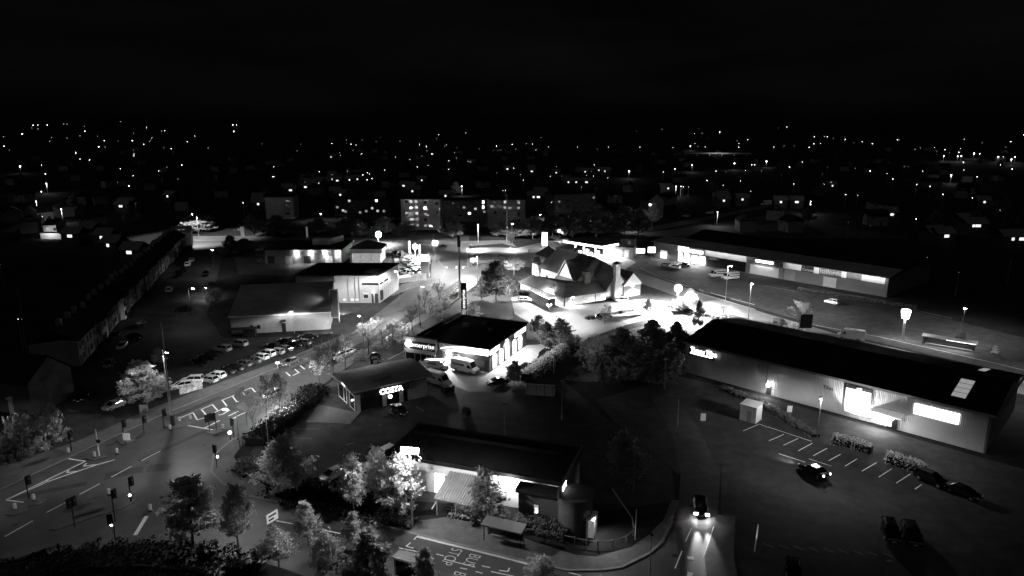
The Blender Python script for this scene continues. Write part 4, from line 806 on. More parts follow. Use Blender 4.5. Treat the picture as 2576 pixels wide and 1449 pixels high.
for k, pt, x, y, h, lb in (
    (H_, 'pw', 170, 820, 205, 'white car with dark windscreen, nearest the tall pole at the lot corner'), (U_, 'pw', 320, 745, 186, 'white topped car parked behind the low advert hoarding'),
    (H_, 'ps', 560, 730, 160, 'silver hatchback squeezed between two white cars, tailgate shining'), (H_, 'pw', 670, 670, 160, 'white hatchback with dark rear window, fourth from the tall pole'),
    (S_, 'pk', 800, 610, 158, 'black car beside the white hatchback in the roadside row'), (S_, 'pk', 930, 560, 158, 'second black car along the roadside row with a glinting roof'),
    (H_, 'pg', 1060, 500, 158, 'dark grey car in the middle of the roadside row'), (S_, 'pg', 1190, 455, 158, 'grey saloon just before the run of white cars in the row'),
    (H_, 'pw', 1310, 400, 158, 'white hatchback, first of the three bright cars mid row'), (U_, 'pw', 1400, 355, 158, 'white car with wide rear, middle of the three bright cars'),
    (H_, 'ps', 1545, 320, 158, 'silver hatchback ending the run of bright cars in the row'), (S_, 'pg', 1660, 280, 158, 'grey saloon with pale bonnet beside the silver hatchback'),
    (S_, 'pk', 1500, 245, 158, 'black car behind the silver hatchback'), (S_, 'pk', 1800, 210, 158, 'black car under the grey warehouse lamp'), (H_, 'pg', 1940, 185, 158, 'grey hatchback with glinting tail near the warehouse lamp'),
    (S_, 'pk', 1700, 165, 158, 'black car half hidden at the back of the row end'), (S_, 'pk', 2010, 95, 185, 'black saloon with a white reflection on its roof, last of the row')):
    car(k, pt, ba(x, y + 20), h, lb, PK)
for k, pt, p, h, lb in (
    (U_, 'ps', ba(760, 300), 158, 'silver estate car parked alone on the dark lot behind the row'), (U_, 'ps', ba(1000, 225), 158, 'silver car near the mesh cage by the grey warehouse'),
    (S_, 'pk', ba(440, 480), 158, 'black car in the unlit lot with one glinting tail light'), (S_, 'pk', ba(550, 420), 158, 'black car in the unlit lot beside the first silver estate'),
    (S_, 'pg', ba(1760, 490), 246, 'dark saloon driving along the main road with a bright bonnet'), (U_, 'pw', c('B2', 850, 1190), 66, 'white car seen through bare trees on the main road'),
    (H_, 'pw', c('B2', 930, 1150), 66, 'white car just ahead of another behind the bare trees'), (H_, 'pw', c('C2', 150, 245), 246, 'bright white car on the main road behind the leafless roadside trees'),
    (H_, 'ps', c('B1', 2175, 110), 70, 'silver car under the street lamp at the top of the side street'), (H_, 'ps', c('B1', 1930, 215), 108, 'silver hatchback parked at the far end of the terrace'),
    (U_, 'pw', c('B1', 1890, 262), 108, 'white car parked in front of the far terraced houses'), (S_, 'pk', c('B1', 1850, 310), 108, 'black car with two glints parked by the far terrace'),
    (S_, 'pk', c('B1', 1810, 360), 108, 'black car with one glint parked by the terrace'), (H_, 'pg', c('B1', 2070, 350), 288, 'grey car parked across the side street from the far terrace'),
    (U_, 'pw', c('B1', 1705, 520), 108, 'pale tall car parked half way down the terrace'), (S_, 'pk', c('B1', 1840, 715), 200, 'black car turned across the side street by the lamp post'),
    (H_, 'pg', c('B1', 1420, 860), 108, 'dark grey car parked mid terrace, only its edges lit'), (S_, 'pk', c('B1', 1340, 995), 160, 'black saloon angled into the side street with two glints'),
    (H_, 'ps', c('B1', 1230, 1090), 285, 'silver hatchback facing the camera by the bay windowed house'), (S_, 'pk', c('B1', 1150, 985), 288, 'black car parked close to the white bay window'),
    (H_, 'pg', c('B1', 1100, 1270), 288, 'unlit grey car outside the pale terraced house'), (H_, 'ps', c('C1', 1150, 350), 250, 'silver car facing the junction beside the big round tree'),
    (S_, 'pk', c('C1', 820, 260), 288, 'black car with two tiny glints in the dark lot by the bushes'),
    (U_, 'pg', c('B1', 2480, 100), 20, 'grey car beside the dark bush behind the workshop'), (S_, 'pk', c('B1', 2430, 145), 20, 'black car in front of the grey one by the dark bush'),
    (H_, 'ps', c('B2', 45, 108), 200, 'silver car at the dark left corner of the workshop'), (S_, 'pg', c('B2', 70, 165), 200, 'grey car parked nearer along the workshop side'), (H_, 'pg', c('B2', 75, 220), 200, 'dark hatchback nearest along the workshop side'),
    (H_, 'pw', c('B3', 130, 622), 8, 'white car outside the pub terrace wall'), (H_, 'pw', c('B3', 1105, 622), 172, 'white hatchback by the pub chimney'), (S_, 'pk', c('B3', 925, 790), 10, 'dark car under the small tree in the pub car park'),
    (U_, 'pg', c('B3', 230, 1300), 255, 'grey estate in the shadow of the hedge by the car hire yard'), (S_, 'pk', c('B3', 300, 1230), 240, 'black car tucked against the hedge behind the grey estate'), (S_, 'pk', c('B3', 130, 1310), 240, 'black car nose to nose with the small dark tree'),
    (S_, 'pk', c('B3', 330, 1165), 240, 'black car at the hedge end nearest the lit arches'), (S_, 'pk', c('C2', 2430, 110), 200, 'black car below the small dark tree in the yard'),
    (S_, 'pk', c('C2', 1440, 395), 303, 'black car parked in front of the coffee shop window'), (U_, 'pw', c('C2', 1285, 850), 232, 'white car with shining bonnet between trees and restaurant'), (H_, 'ps', c('C2', 775, 1050), 232, 'pale edged dark car half hidden behind the restaurant tree'),
    (S_, 'pk', c('C4', 455, 1010), 118, 'black car with brake lights on reversing by the bays'), (U_, 'pk', c('C4', 1640, 1100), 300, 'black tall car at the dark end of the parking bays'),
    (S_, 'pk', c('C4', 1960, 1225), 300, 'black car in deep shade beyond the tall one'), (U_, 'pk', c('D4', 1230, 560), 252, 'black car with lit roof edge, left of the pair at the corner'), (U_, 'pk', c('D4', 1440, 590), 252, 'black car with lit roof edge, right of the pair at the corner'),
    (S_, 'pk', c('D4', 250, 950), 250, 'black car cut by the bottom edge with tiny glints'), (S_, 'pk', c('C3', 1895, 1375), 258, 'car with headlights on driving down the dark access road'),
    (H_, 'ps', c('B3', 1545, 265), 130, 'silver car outside the arched shop entrance'), (S_, 'pw', c('B3', 1640, 285), 130, 'bright white car before the lit shop sign'), (S_, 'pk', c('B3', 1740, 262), 130, 'black car with shining roof outside the lit shop windows'),
    (S_, 'pg', c('A2', 1870, 1422), 175, 'dark car driving round the far side of the roundabout'), (S_, 'pw', c('A3', 1990, 1076), 190, 'white car on the distant road before the bright street lamp'), (H_, 'ps', c('A3', 1750, 1108), 190, 'silver car on the distant road left of the white one'),
    (S_, 'ps', c('A2', 410, 1086), 0, 'silver car parked beside the pale left apartment block'), (S_, 'pk', c('A2', 470, 1086), 0, 'dark car parked beside the pale left apartment block'), (H_, 'ps', c('A2', 1962, 1140), 0, 'silver car parked before the broad apartment block'),
    (H_, 'pw', c('B4', 640, 640), 130, 'small pale car alone on the dark retail car park')):
    t = car(k, pt, p, h, lb)
    if 'headlights on' in lb:
        for ch in list(t.children):
            if ch.name.startswith('headlight'): ch.data = ch.data.copy(); ch.data.materials[0] = M['flood']; ch.scale = (1.02, 1.25, 1.25); ch.location = (0, 0, -.17)
        for s in (-.58, .58):
            light('SPOT', t, (2.4, s, .75), 1700, (1, s * .03, -.095), 20, 1.0, .08)
    if 'brake lights' in lb:
        for ch in list(t.children):
            if ch.name.startswith('tail_light'): ch.data = ch.data.copy(); ch.data.materials[0] = M['tail']
        light('SPOT', t, (2.4, 0, .7), 700, (1, 0, -.1), 60, .8)
lot = [('dark car in the shaded row beside the dealer pavilion', (1385, 150), (1480, 175), 5, ('pg', 'pk', 'ps', 'pk', 'pg'), 100, 'dealer cars in the shaded row'), ('bright car for sale in the back row of the floodlit lot', (1500, 205), (1650, 262), 7, ('pw', 'pw', 'ps', 'pw', 'pw', 'pw', 'pw'), 10, 'dealer cars in the back row'),
       ('bright car for sale in the middle row of the floodlit lot', (1520, 240), (1672, 300), 6, ('pw', 'ps', 'pw', 'pw', 'pw', 'ps'), 10, 'dealer cars in the middle row'), ('bright car for sale in the front row of the floodlit lot', (1462, 345), (1672, 335), 6, ('pw', 'pw', 'ps', 'pw', 'pg', 'pw'), 70, 'dealer cars in the front row'),
       ('car for sale in the short row behind the front one', (1500, 315), (1665, 315), 5, ('ps', 'pg', 'pw', 'pw', 'ps'), 70, 'dealer cars in the short row')]
for lb, a, q, n, ps, h, gr in lot:
    for i in range(n): car((H_, U_, S_)[i % 3], ps[i], c('B2', a[0] + (q[0] - a[0]) * i / (n - 1), a[1] + (q[1] - a[1]) * i / (n - 1)), h + (180 if i % 2 else 0), lb, gr)

def van(name, label, p, head, Lv, Hv, paint='pw', stripe=True, bars=False):
    t = thing(name, label, 'van', G(p), R(head)); l = Lv / 2
    pr = [(-l, .4), (-l, Hv - .12), (-l + .12, Hv), (l * .42, Hv), (l * .56, Hv - .22), (l * .76, 1.28), (l * .95, 1.02), (l, .8), (l, .4)]; n = len(pr); vs = []
    for s in (-1, 1):
        for x, z in pr: vs.append((x, s * (.98 if z < 1.35 else .98 - .14 * (z - 1.35) / (Hv - 1.35)), z))
    MB().add(vs, [tuple(range(n)), tuple(range(2 * n - 1, n - 1, -1))] + [((i + 1) % n, i, n + i, n + (i + 1) % n) for i in range(n)]).build('body', paint, t)
    x0, z0, x1, z1 = l * .58, Hv - .3, l * .75, 1.36
    MB().poly([(x0 + .02, -.78, z0 + .02), (x1 + .02, -.88, z1 + .02), (x1 + .02, .88, z1 + .02), (x0 + .02, .78, z0 + .02)]).build('windscreen', 'glass', t)
    for s in (-1, 1):
        f = lambda z: s * (.985 - .14 * max(0, z - 1.35) / (Hv - 1.35) + .01)
        MB().poly([(l * .36, f(1.32), 1.32), (l * .70, f(1.32), 1.32), (l * .56, f(1.95), min(1.95, Hv - .3)), (l * .36, f(1.95), min(1.95, Hv - .3))]).build('side_window', 'glass', t)
        if stripe:
            z = Hv * .56; MB().poly([(-l * .82, f(z), z), (l * .12, f(z), z), (l * .12, f(z + .38), z + .38), (-l * .82, f(z + .38), z + .38)]).build('side_banner', 'dark', t)
            text('enterprise', 'wall', t, (-l * .74 if s < 0 else l * .04, f(z) + s * .01, z + .06), .42, (R(90), 0, 0 if s < 0 else R(180)), .004)
        if bars:
            for z in (1.15, 1.9): MB().poly([(-l * .95, f(z), z), (l * .3, f(z), z), (l * .3, f(z + .25), z + .25), (-l * .95, f(z + .25), z + .25)]).build('side_stripe', 'pk', t)
        MB().box(l - .1, l + .01, s * .72 - .14, s * .72 + .14, .82, 1.0).build('headlight', 'trim', t); MB().box(-l - .01, -l + .05, s * .86 - .08, s * .86 + .08, .9, 1.3).build('tail_light', 'black', t)
        MB().box(l * .62, l * .68, s * 1.1 - .1, s * 1.1 + .1, 1.3, 1.6).build('mirror', 'black', t)
        for x in (-l * .55, l * .62):
            w = MB().lathe([(.33, -.11), (.36, -.06), (.36, .06), (.33, .11)], n=14).build('wheel', 'tyre', t, (x, s * .9, .36)); w.rotation_euler = (R(90), 0, 0); MB().lathe([(.2, 0), (.18, .03)], n=10).build('rim', 'steel', w, (0, 0, .1 if s < 0 else -.13))
    MB().box(l, l + .03, -.5, .5, .5, .72).build('grille', 'black', t)
    return t
van('panel_van', 'small white van with side windows under the car hire floodlight', c('B2', 1815, 1290), -12, 5.0, 2.0)
van('panel_van', 'tall white hire van with dark side banner in front of the office', c('B2', 2105, 1325), -32, 6.2, 2.75)
van('panel_van', 'white hire van half behind the coffee shop, its roof in shadow', c('C2', 1830, 110), -38, 6.0, 2.6)
van('striped_van', 'left van with dark stripes on the retail car park', c('B3', 2065, 370), 195, 6.0, 2.5, 'ps', bars=True, stripe=False); van('striped_van', 'right van with dark stripes behind the retail lamp post', c('B3', 2195, 395), 200, 6.0, 2.5, 'ps', bars=True, stripe=False)
van('delivery_van', 'bright white van on the road behind the tile warehouse roof', c('B4', 830, 1000), 150, 6.0, 2.6, stripe=False)
van('box_van', 'bright white box van on the distant road', c('A3', 2555, 990), 195, 7.5, 3.2, stripe=False)

# ================================================================ LAMPS
def lamp_post(label, base, ytop, arm=(0, 0), power=0, head='lantern', group=None, name='street_lamp', lens='lens', col='mid', blend=.7, size=170, hs=1.0, aim=None, r=.08, h=None):
    g = G(base); hh = h or Ht(base, ytop); t = thing(name, label, 'street lamp', g, 0, group); ax, ay = arm
    p = MB().tube((0, 0, 0), (0, 0, 1.2), r * 1.5, r * 1.4).tube((0, 0, 1.2), (0, 0, hh), r, r * .7)
    if ax or ay: p.tube((0, 0, hh - .05), (ax, ay, hh + .12), r * .6, r * .5)
    p.build('pole', col, t)
    if head == 'lantern':
        a = math.atan2(ay, ax) if (ax or ay) else 0
        hd = MB().box(-.35 * hs, .4 * hs, -.17 * hs, .17 * hs, 0, .16).build('head', 'mid', t, (ax, ay, hh + .06), a)
        if lens: MB().box(-.28 * hs, .34 * hs, -.14 * hs, .14 * hs, -.1, -.004).build('lens', lens, hd)
    elif head == 'ball':
        hd = MB().tube((0, 0, 0), (0, 0, .25), .12).build('head', 'mid', t, (ax, ay, hh)); MB().ball((0, 0, .25 + .3 * hs), .3 * hs, 12).build('lens', lens, hd)
    if power:
        street_optic(light('SPOT', t, (ax, ay, hh - .15), power, None, size, .2, .2).data)
    return t
LP = 'street lamps along the main road'
lamp_post('tall street lamp at the left kerb by the car lot corner', (430, 1056), 884, (.9, -.5), 700, size=134, group=LP)
lamp_post('street lamp with short arm at the corner pavement hedge', (610, 1192), 1031, (-1.6, .2), 380, group=LP)
lamp_post('small unlit lamp post in the shrubs by the coffee shop', (676.5, 1134), 1055, (0, 0), 0, lens=None, group=LP)
lamp_post('street lamp in front of the grey warehouse wall', (741, 838), 780, (0, -1.6), 80, group=LP)
lamp_post('small lamp at the central reservation above the moving dark car', (704, 985), 912, (0, 0), 900, group=LP)
lamp_post('street lamp behind the bright bare tree', (916, 896), 797, (-.8, .8), 900, group=LP)
lamp_post('street lamp by the second pale bare tree near the mast', (1057, 819), 723, (.8, .8), 140, group=LP)
lamp_post('slim lamp at the corner of the tall clad showroom', (1004.5, 765), 677.5, (-.3, -2.6), 1500, group=LP)
lamp_post('lamp column beside the dark round tree near the roundabout', (1201, 711), 645, (0, -1), 3400, group=LP)
lamp_post('thin lamp column left of the small roundabout sign', (1177, 682), 627.5, (0, 0), 3000, group=LP)
lamp_post('lamp column with square signs at the dealer corner of the roundabout', (1092, 660), 606, (.5, -.5), 1300, group=LP)
lamp_post('white lamp column on the far kerb of the roundabout', (1203, 611), 564, (0, -1.2), 2300, col='white', size=148, group=LP)
lamp_post('lamp column on the verge before the tall apartment tower', (1090, 602), 568, (-1, 0), 80, size=148, group=LP)
lamp_post('white lamp column behind the square white signs', (1288.5, 612), 563, (0, 0), 2300, col='white', size=148, group=LP)
lamp_post('short lamp right of the fuel price sign', (1406, 602), 578, (0, 0), 1200, size=148, group=LP)
lamp_post('lamp post between the two striped vans', (1825, 754), 667.5, (.5, -1.0), 2200)
lamp_post('lamp post beyond the tile warehouse roof on the back road', (1882, 807), 712, (0, -.8), 2200)
lamp_post('lamp post with dark shrub at its foot at the right of the back road', (2419, 829), 776, (0, 0), 500)
lamp_post('street lamp at the left end of the lit back road', (500, 595), 536, (0, -4.5), 5000, size=148)
lamp_post('street lamp at the top of the side street', (538.5, 676), 629, (0, 0), 150)
lamp_post('dim street lamp half way down the side street', (481, 792), 726, (1.2, 0), 90)
lamp_post('small lamp above the crossing between tree and dark bush', (520, 745), 725, (0, 0), 80)
lamp_post('unlit lamp post beside the dark tree on the access road', (1593, 1236), 1132, (-.9, 0), 0, lens=None)
lamp_post('car park lamp post near the hedges of the parking bays', (2055, 1106), 1015, (-.4, -.6), 380, head='lantern', lens='lensm', h=7.5)
lamp_post('slim unlit post near the bottom right corner', (2229, 1452), 1415, (0, 0), 0, lens=None)
lamp_post('grey lamp post in the dark restaurant car park', (1269, 1094), 1017, (0, 0), 0, lens=None)
lamp_post('dark lamp post behind the timber shed', (1413, 1056), 960, (0, 0), 0, lens=None)
lamp_post('dark lamp post on the black lot left of the warehouse', (1704, 1072), 1000, (0, 0), 0, lens=None)
lamp_post('thin dark post beside the bushes below the tile warehouse sign', (1671, 977), 905, (0, 0), 0, lens=None)
lamp_post('dark lamp post at the bottom kerb of the access road', (1634, 1450), 1353, (0, 0), 0, head='ball', lens='tyre', hs=.6)
lamp_post('dark post standing in the hedge by the car hire yard', (1393, 940), 830, (0, 0), 0, lens=None)
lamp_post('added unseen street lamp just beyond the left picture edge', (-110, 1160), 0, (1.2, -.6), 80, h=9, size=148)  # post added out of view to brighten the road at lower left
lamp_post('added unseen street lamp beyond the right picture edge on the back road', (2612, 955), 0, (-.5, .5), 600, h=8.5)  # post added out of view to brighten the end of the back road
lamp_post('distant lamp by the pale left apartment block', c('A2', 655, 1150), c('A2', 0, 1080)[1], (0, 0), 300)
lamp_post('distant lamp before the brick flats right of the towers', c('A3', 283, 1130), c('A3', 0, 1090)[1], (0, 0), 300)
# floodlights
def floodlight(label, base, ytop, w, hgt, power, aim, ang, extra=()):
    g = G(base); hh = Ht(base, ytop); t = thing('floodlight_mast', label, 'floodlight', g, R(ang)); MB().tube((0, 0, 0), (0, 0, hh), .1, .08).build('pole', 'white', t)
    hd = (MB().box(-w / 2, w / 2, -.06, .06, -hgt / 2, hgt / 2) if hgt < 1 else MB().tube((0, 0, -hgt * .5), (0, 0, hgt * .4), .2)).build('head', 'mid', t, (0, 0, hh + hgt / 2)); hd.rotation_euler = (R(-25) if hgt < 1 else 0, 0, 0)
    if hgt > 1: MB().ball((0, 0, 0), hgt * .5, 16).build('lens', 'flood', hd)  # oversized ball gives the lens the shape of the glow round the lamp
    else: [MB().box(s * w * .25 - w * .23, s * w * .25 + w * .23, -.12, -.065, -hgt * .45, hgt * .45).build('lens', 'flood', hd) for s in (-1, 1)]
    lt = light('SPOT', t, (0, -.45, hh + hgt * .4) if hgt < 1 else (0, 0, hh - .3), power, aim, 168, .4, .3)
    if aim is None: street_optic(lt.data)
    for a, pw in extra: light('SPOT', t, (0, .3, hh - .2), pw, a, 112, .7, .3)
    return t
floodlight('twin panel floodlight on a white mast before the restaurant', (1038, 1331), 1141, 2.3, .8, 740, None, -6, (((.35, .6, -1.2), 1500),))
floodlight('dazzling floodlight mast by the pub car park entrance', (1703, 783), 734, 2.2, 2.0, 25000, None, 0)
floodlight('bright floodlight mast in the dealer car lot', (1045, 650), 627, 2.2, 2.0, 1000, None, 0)
floodlight('bright floodlight mast behind the dealer pavilion', (953, 617), 597, 2.6, 2.4, 2600, None, 0)
t = thing('lantern_column', 'glowing lantern on a lattice column beside the back road', 'street lamp', G((2269.5, 857))); hh = Ht((2269.5, 857), 800)
lt = MB(); [lt.tube((.25 * math.cos(a), .25 * math.sin(a), 0), (.25 * math.cos(a), .25 * math.sin(a), hh), .05) for a in (0, 1.57, 3.14, 4.71)]
for k in range(8): lt.tube((.25, 0, k * hh / 8), (-.25, 0, (k + 1) * hh / 8), .04).tube((0, .25, k * hh / 8), (0, -.25, (k + 1) * hh / 8), .04)
lt.build('lattice_column', 'steel', t); MB().lathe([(.75, 0), (1.0, 1.7), (.9, 2.0), (.1, 2.2)], n=14).build('lantern', 'lensm', t, (0, 0, hh)); light('SPOT', t, (0, 0, hh - .1), 3000, None, 165, .6, .4)
t = thing('twin_lamp', 'small twin headed lamp on the pub car park', 'street lamp', G(c('B3', 372, 845))); hh = 5.2
MB().tube((0, 0, 0), (0, 0, hh), .06).build('pole', 'mid', t); [MB().ball((s * .45, 0, hh), .22).build('lens', 'lensm', t) for s in (-1, 1)]; street_optic(light('SPOT', t, (0, 0, hh - .3), 2200, None, 152, .3).data)
# masts
def mast(label, base, ytop, r, boxes=()):
    t = thing('mast', label, 'mast', G(base)); hh = Ht(base, ytop); MB().tube((0, 0, 0), (0, 0, hh), r, r * .8, 12).build('pole', 'mid', t)
    for z, w, h in boxes: MB().tube((0, 0, hh * z - h / 2), (0, 0, hh * z + h / 2), w, w, 10).build('equipment_box', 'dark', t)
mast('tall thin camera mast at the left kerb by the car lot', (436, 1072), 812, .13, ((.06, .35, 1.8),)); mast('thick telecoms mast between the trees and the car hire totem', (1157, 748), 593, .3, ((.95, .55, 2.2), (.86, .5, 1.4)))
mast('grey telecoms mast on the far side of the roundabout', (1275, 612), 493, .3, ((.98, .45, 1.6),))
mast('thin pole standing by the lit square signs', (1284, 648), 600, .06); 
# traffic lights
TL = 'traffic lights round the junction'; tl0 = None
def signal(label, base, ytop, ang, twin=False):
    global tl0
    g = G(base); hh = max(3.2, min(4.6, Ht(base, ytop))); t = thing('traffic_light', label, 'traffic light', g, R(ang), TL)
    MB().tube((0, 0, 0), (0, 0, hh), .075).build('pole', 'dark', t)
    for s in ((-1, 1) if twin else (1,)):
        hd = MB().box(-.2, .2, -.14, .14, -.55, .55).box(-.32, .32, .15, .18, -.7, .7).build('signal_head', 'black', t, (s * .3, -.2, hh - .6)); lm = MB()
        for z in (-.33, 0, .33): lm.slab([(-.13, -.33, z + .13), (.13, -.33, z + .13), (.13, -.14, z + .15), (-.13, -.14, z + .15)], .02)
        lm.build('visor', 'black', hd); MB().box(-.09, .09, -.16, -.141, .24, .42).build('lamp_glass', 'mid', hd)
    return t
for lb, b, yt, an, tw2 in (
    ('traffic light before the arrow shaped road marking at the left edge', (73, 1258), 1200, 60, False), ('double headed traffic light on the far pavement by the bushes', (181, 1137), 1084, 100, True),
    ('traffic light beside the white post on the small left island', (312, 1104), 1066, 60, False), ('traffic light on the far lane between the island and the tall mast', (363, 1092), 1060, 60, False),
    ('traffic light just left of the camera mast', (413, 1075), 1038, 60, False), ('twin traffic light by the stop line near the hatched boxes', (528, 1087), 1050, 240, True),
    ('traffic light at the right end of the stop line', (545, 1083), 1040, 240, False), ('traffic light on the corner near the round lit sign', (588, 1100), 1070, 150, False),
    ('traffic light at the rounded kerb corner of the pavement', (546, 1178), 1122, 150, False), ('tall traffic light over the lit keep left sign on the near island', (331, 1263), 1203, 60, False),
    ('traffic light at the tip of the near island', (290, 1312), 1234, 60, False), ('traffic light on the grassy near island end', (189, 1326), 1253, 60, True), ('traffic light above the little white lamp near the bottom kerb', (291, 1362), 1295, 200, False)): signal(lb, b, yt, an, tw2)
cn_ = thing('pole_sign', 'pale post with a round dark sign on the left island', 'sign', G((250, 1148))); MB().tube((0, 0, 0), (0, 0, 4.6), .09).build('pole', 'wall', cn_); MB().lathe([(.35, 0), (.35, .05)], n=16).build('disc', 'dark', cn_, (.25, -.1, 2.6)).rotation_euler = (R(90), 0, 0)
# lit bollards
b0 = None
for lb, p in (('lit bollard on the small island beyond the arrow marking', c('C1', 343, 1283)), ('lit bollard nearest the left picture edge', c('C1', 155, 1378)), ('lit bollard at the foot of the pale post', c('C1', 955, 852)), ('lit bollard right of the pale post', c('C1', 1180, 815)),
    ('lit bollard by the double traffic light', c('C1', 690, 810)), ('lit bollard at the foot of the camera mast', c('C1', 1715, 575)), ('lit bollard at the start of the hatched boxes', c('C1', 1808, 495)), ('tall lit bollard inside the first hatched box', c('C1', 1918, 475)),
    ('slim lit bollard on the near island', c('C1', 1100, 1228)), ('dim bollard on the far tip of the near island', c('C1', 1515, 1388)), ('slim lit bollard at the end of the stop line', c('C1', 2245, 570)), ('lit bollard on the roundabout splitter island', (1190, 666)), ('lit bollard at the road edge beyond the roundabout', (1184, 620)), ('lit bollard on the splitter before the fuel sign', (1330, 634))):
    if b0 is None:
        t = b0 = thing('bollard', lb, 'bollard', G(p), 0, 'lit traffic bollards'); MB().lathe([(.24, 0), (.24, .2), (.18, .25)], n=12).build('base', 'black', t); MB().lathe([(.18, .26), (.22, .45), (.22, .95), (.15, 1.05)], n=12).build('lit_body', 'bollard', t)
    else: copy_thing(b0, lb, G(p), 0)
# signs
def board(label, base, w, z0, z1, m, ang=0, legs=2, txt=None, name='sign_board', frame=None, cat='sign', d=.1):
    t = thing(name, label, cat, G(base) if not isinstance(base, Vector) else base, R(ang)); lg = MB()
    for x in ((-w * .35, w * .35) if legs == 2 else (0,)): lg.tube((x, 0, 0), (x, 0, z0 + .2), .05)
    lg.build('post', 'mid', t); fc = MB().box(-w / 2, w / 2, -d, d * .2, z0, z1).build('face', m, t)
    if txt: text(txt[0], txt[1], t, (0, -d - .03, z0 + txt[3]), txt[2], align='CENTER')
    return t
for lb, p, w, z0, z1, m, l in (('small white direction sign tipped beside the left island', c('C1', 1283, 705), 1.1, .6, 1.8, 'dimsign', 1), ('grey roadside cabinet under the big round tree', c('C1', 1450, 400), 1.4, .0, 1.6, 'wall', 2), ('square white sign pair on a pole before the roundabout', (1285.5, 647), 2.6, 7.0, 9.2, 'white', 1),
    ('square white signs on a pole left of the roundabout', (1095.5, 660), 2.0, 6.4, 8.6, 'white', 1), ('small white roundabout sign on two legs', (1190, 672), 2.0, 2.0, 3.4, 'white', 2), ('lit shop sign panel on a pole before the parade', (1637, 681), 2.6, 6.6, 8.6, 'panelb', 1), ('lit advert panel behind the pub next to the garage', (1606, 640), 5, .6, 2.4, 'panelb', 2),
    ('lit round topped sign at the yard entrance of the car hire office', c('B3', 352, 1000), 1.6, 1.2, 2.7, 'panel', 2), ('white flag banner by the dealer floodlight', (1031, 645), .9, 1.4, 6.4, 'concrete', 1), ('white flag banner right of the dealer floodlight', (1057, 650), 1.0, 1.0, 5.6, 'concrete', 1), ('white flag banner among the dealer cars', (1013, 657), .9, .8, 4.2, 'concrete', 1), ('white flag banner beside the dealer pylon', (1080, 673), .9, 1.4, 5.6, 'concrete', 1),
    ('white panel sign on the verge before the long dark flats', c('A2', 795, 1235), 7.0, .2, 4.2, 'wall', 2), ('lit signpost at the left end of the back road', c('A1', 2445, 1320), 1.6, .6, 5.2, 'dimsign', 2), ('lit height barrier post on the verge', c('A2', 517, 1320), .8, .3, 5.2, 'dimsign', 1),
    ('dark double board sign on posts beyond the warehouse roof', c('B4', 375, 925), 3.0, 1.0, 4.6, 'dark', 2), ('small pale ticket machine on the dark lot', c('C3', 1920, 490), .9, .3, 1.6, 'wall', 1), ('small pale sign in the hedge before the warehouse wall', c('C4', 212, 405), .9, .3, 1.5, 'wall', 1)):
    board(lb, p, w, z0, z1, m, 0, l)
eb = board('white dealer emblem board on the grass by the main road', (1060, 712), 3.4, 1.0, 3.2, 'white'); MB().path([(-.55, -.14, 2.1), (0, -.14, 2.6), (.55, -.14, 2.1), (0, -.14, 1.6), (-.55, -.14, 2.1)], .07).build('diamond_emblem', 'mid', eb)
t = thing('dealer_pylon', 'tall dealer pylon with a lit white head and grey body', 'sign', G((1070, 699))); MB().box(-1.35, 1.35, -.25, .25, 0, 5.8).build('body', 'cladd', t); MB().box(-1.3, 1.3, -.3, .2, 5.83, 8.0).build('lit_head', 'panelb', t)
t = thing('fuel_price_sign', 'tall lit fuel price sign at the petrol station entrance', 'sign', G((1370, 622))); MB().box(-1.7, 1.7, -.3, .3, 1.0, 9.2).build('lit_panel', 'panel', t); MB().box(-.9, .9, -.34, -.31, 7.4, 8.3).build('oval_emblem', 'mid', t); MB().box(-1.2, -.9, -.2, .2, 0, 1.0).box(.9, 1.2, -.2, .2, 0, 1.0).build('post', 'trim', t)
t.scale = (.7, .7, .7); light('POINT', t, (0, -3, 5), 500)
t = thing('totem_sign', 'tall dark hire totem with vertical pale lettering behind the office', 'sign', G((1168, 795)), R(-8)); MB().box(-.75, .75, -.2, .2, 0, 9.3).build('panel', 'black', t); text('enterprise', 'panel', t, (.35, -.24, 2.2), 1.25, (R(90), R(-90), 0)); MB().box(-.55, .55, -.26, -.21, .8, 1.9).build('emblem_panel', 'dimsign', t)
t = thing('restaurant_pole_sign', 'dark rounded pole sign with pale letters behind the coffee shop', 'sign', G((946, 938)), R(10)); MB().tube((0, 0, 0), (0, 0, 2.8), .14).build('pole', 'dark', t)
MB().prism([(-1.4, -.2), (1.4, -.2), (1.4, .2), (-1.4, .2)], 2.6, 5.2).build('panel', 'black', t); MB().add([(x, y, z) for y in (-.2, .2) for x, z in ((-1.4, 5.203), (1.4, 5.203), (.9, 5.8), (0, 6.05), (-.9, 5.8))], [(0, 1, 2, 3, 4), (9, 8, 7, 6, 5), (1, 0, 5, 6), (2, 1, 6, 7), (3, 2, 7, 8), (4, 3, 8, 9), (0, 4, 9, 5)]).build('rounded_top', 'black', t)
t.scale = (.75, .75, .75); text('KFC', 'dimsign', t, (0, -.24, 4.2), 1.15, align='CENTER'); MB().box(-.5, .5, -.25, -.21, 2.9, 3.8).build('small_notice', 'dimsign', t)
t = thing('round_lit_sign', 'small round lit sign on a pole at the corner', 'sign', G((580, 1108))); MB().tube((0, 0, 0), (0, 0, 1.2), .05).build('pole', 'dark', t); MB().ball((0, 0, 1.4), .28).build('lit_disc', 'neonb', t)
for lb, p in (('small round lit keep left sign under the tall traffic light', (332, 1263)), ('small white round sign lamp at the rounded kerb corner', (551, 1165)), ('tiny white lamp on the near traffic light pole', (287, 1338))):
    t = thing('keep_left_sign', lb, 'sign', G(p)); MB().tube((0, -.3, 0), (0, -.3, 1.0), .04).build('pole', 'dark', t); MB().ball((0, -.3, 1.2), .17).build('lit_disc', 'neonb', t)
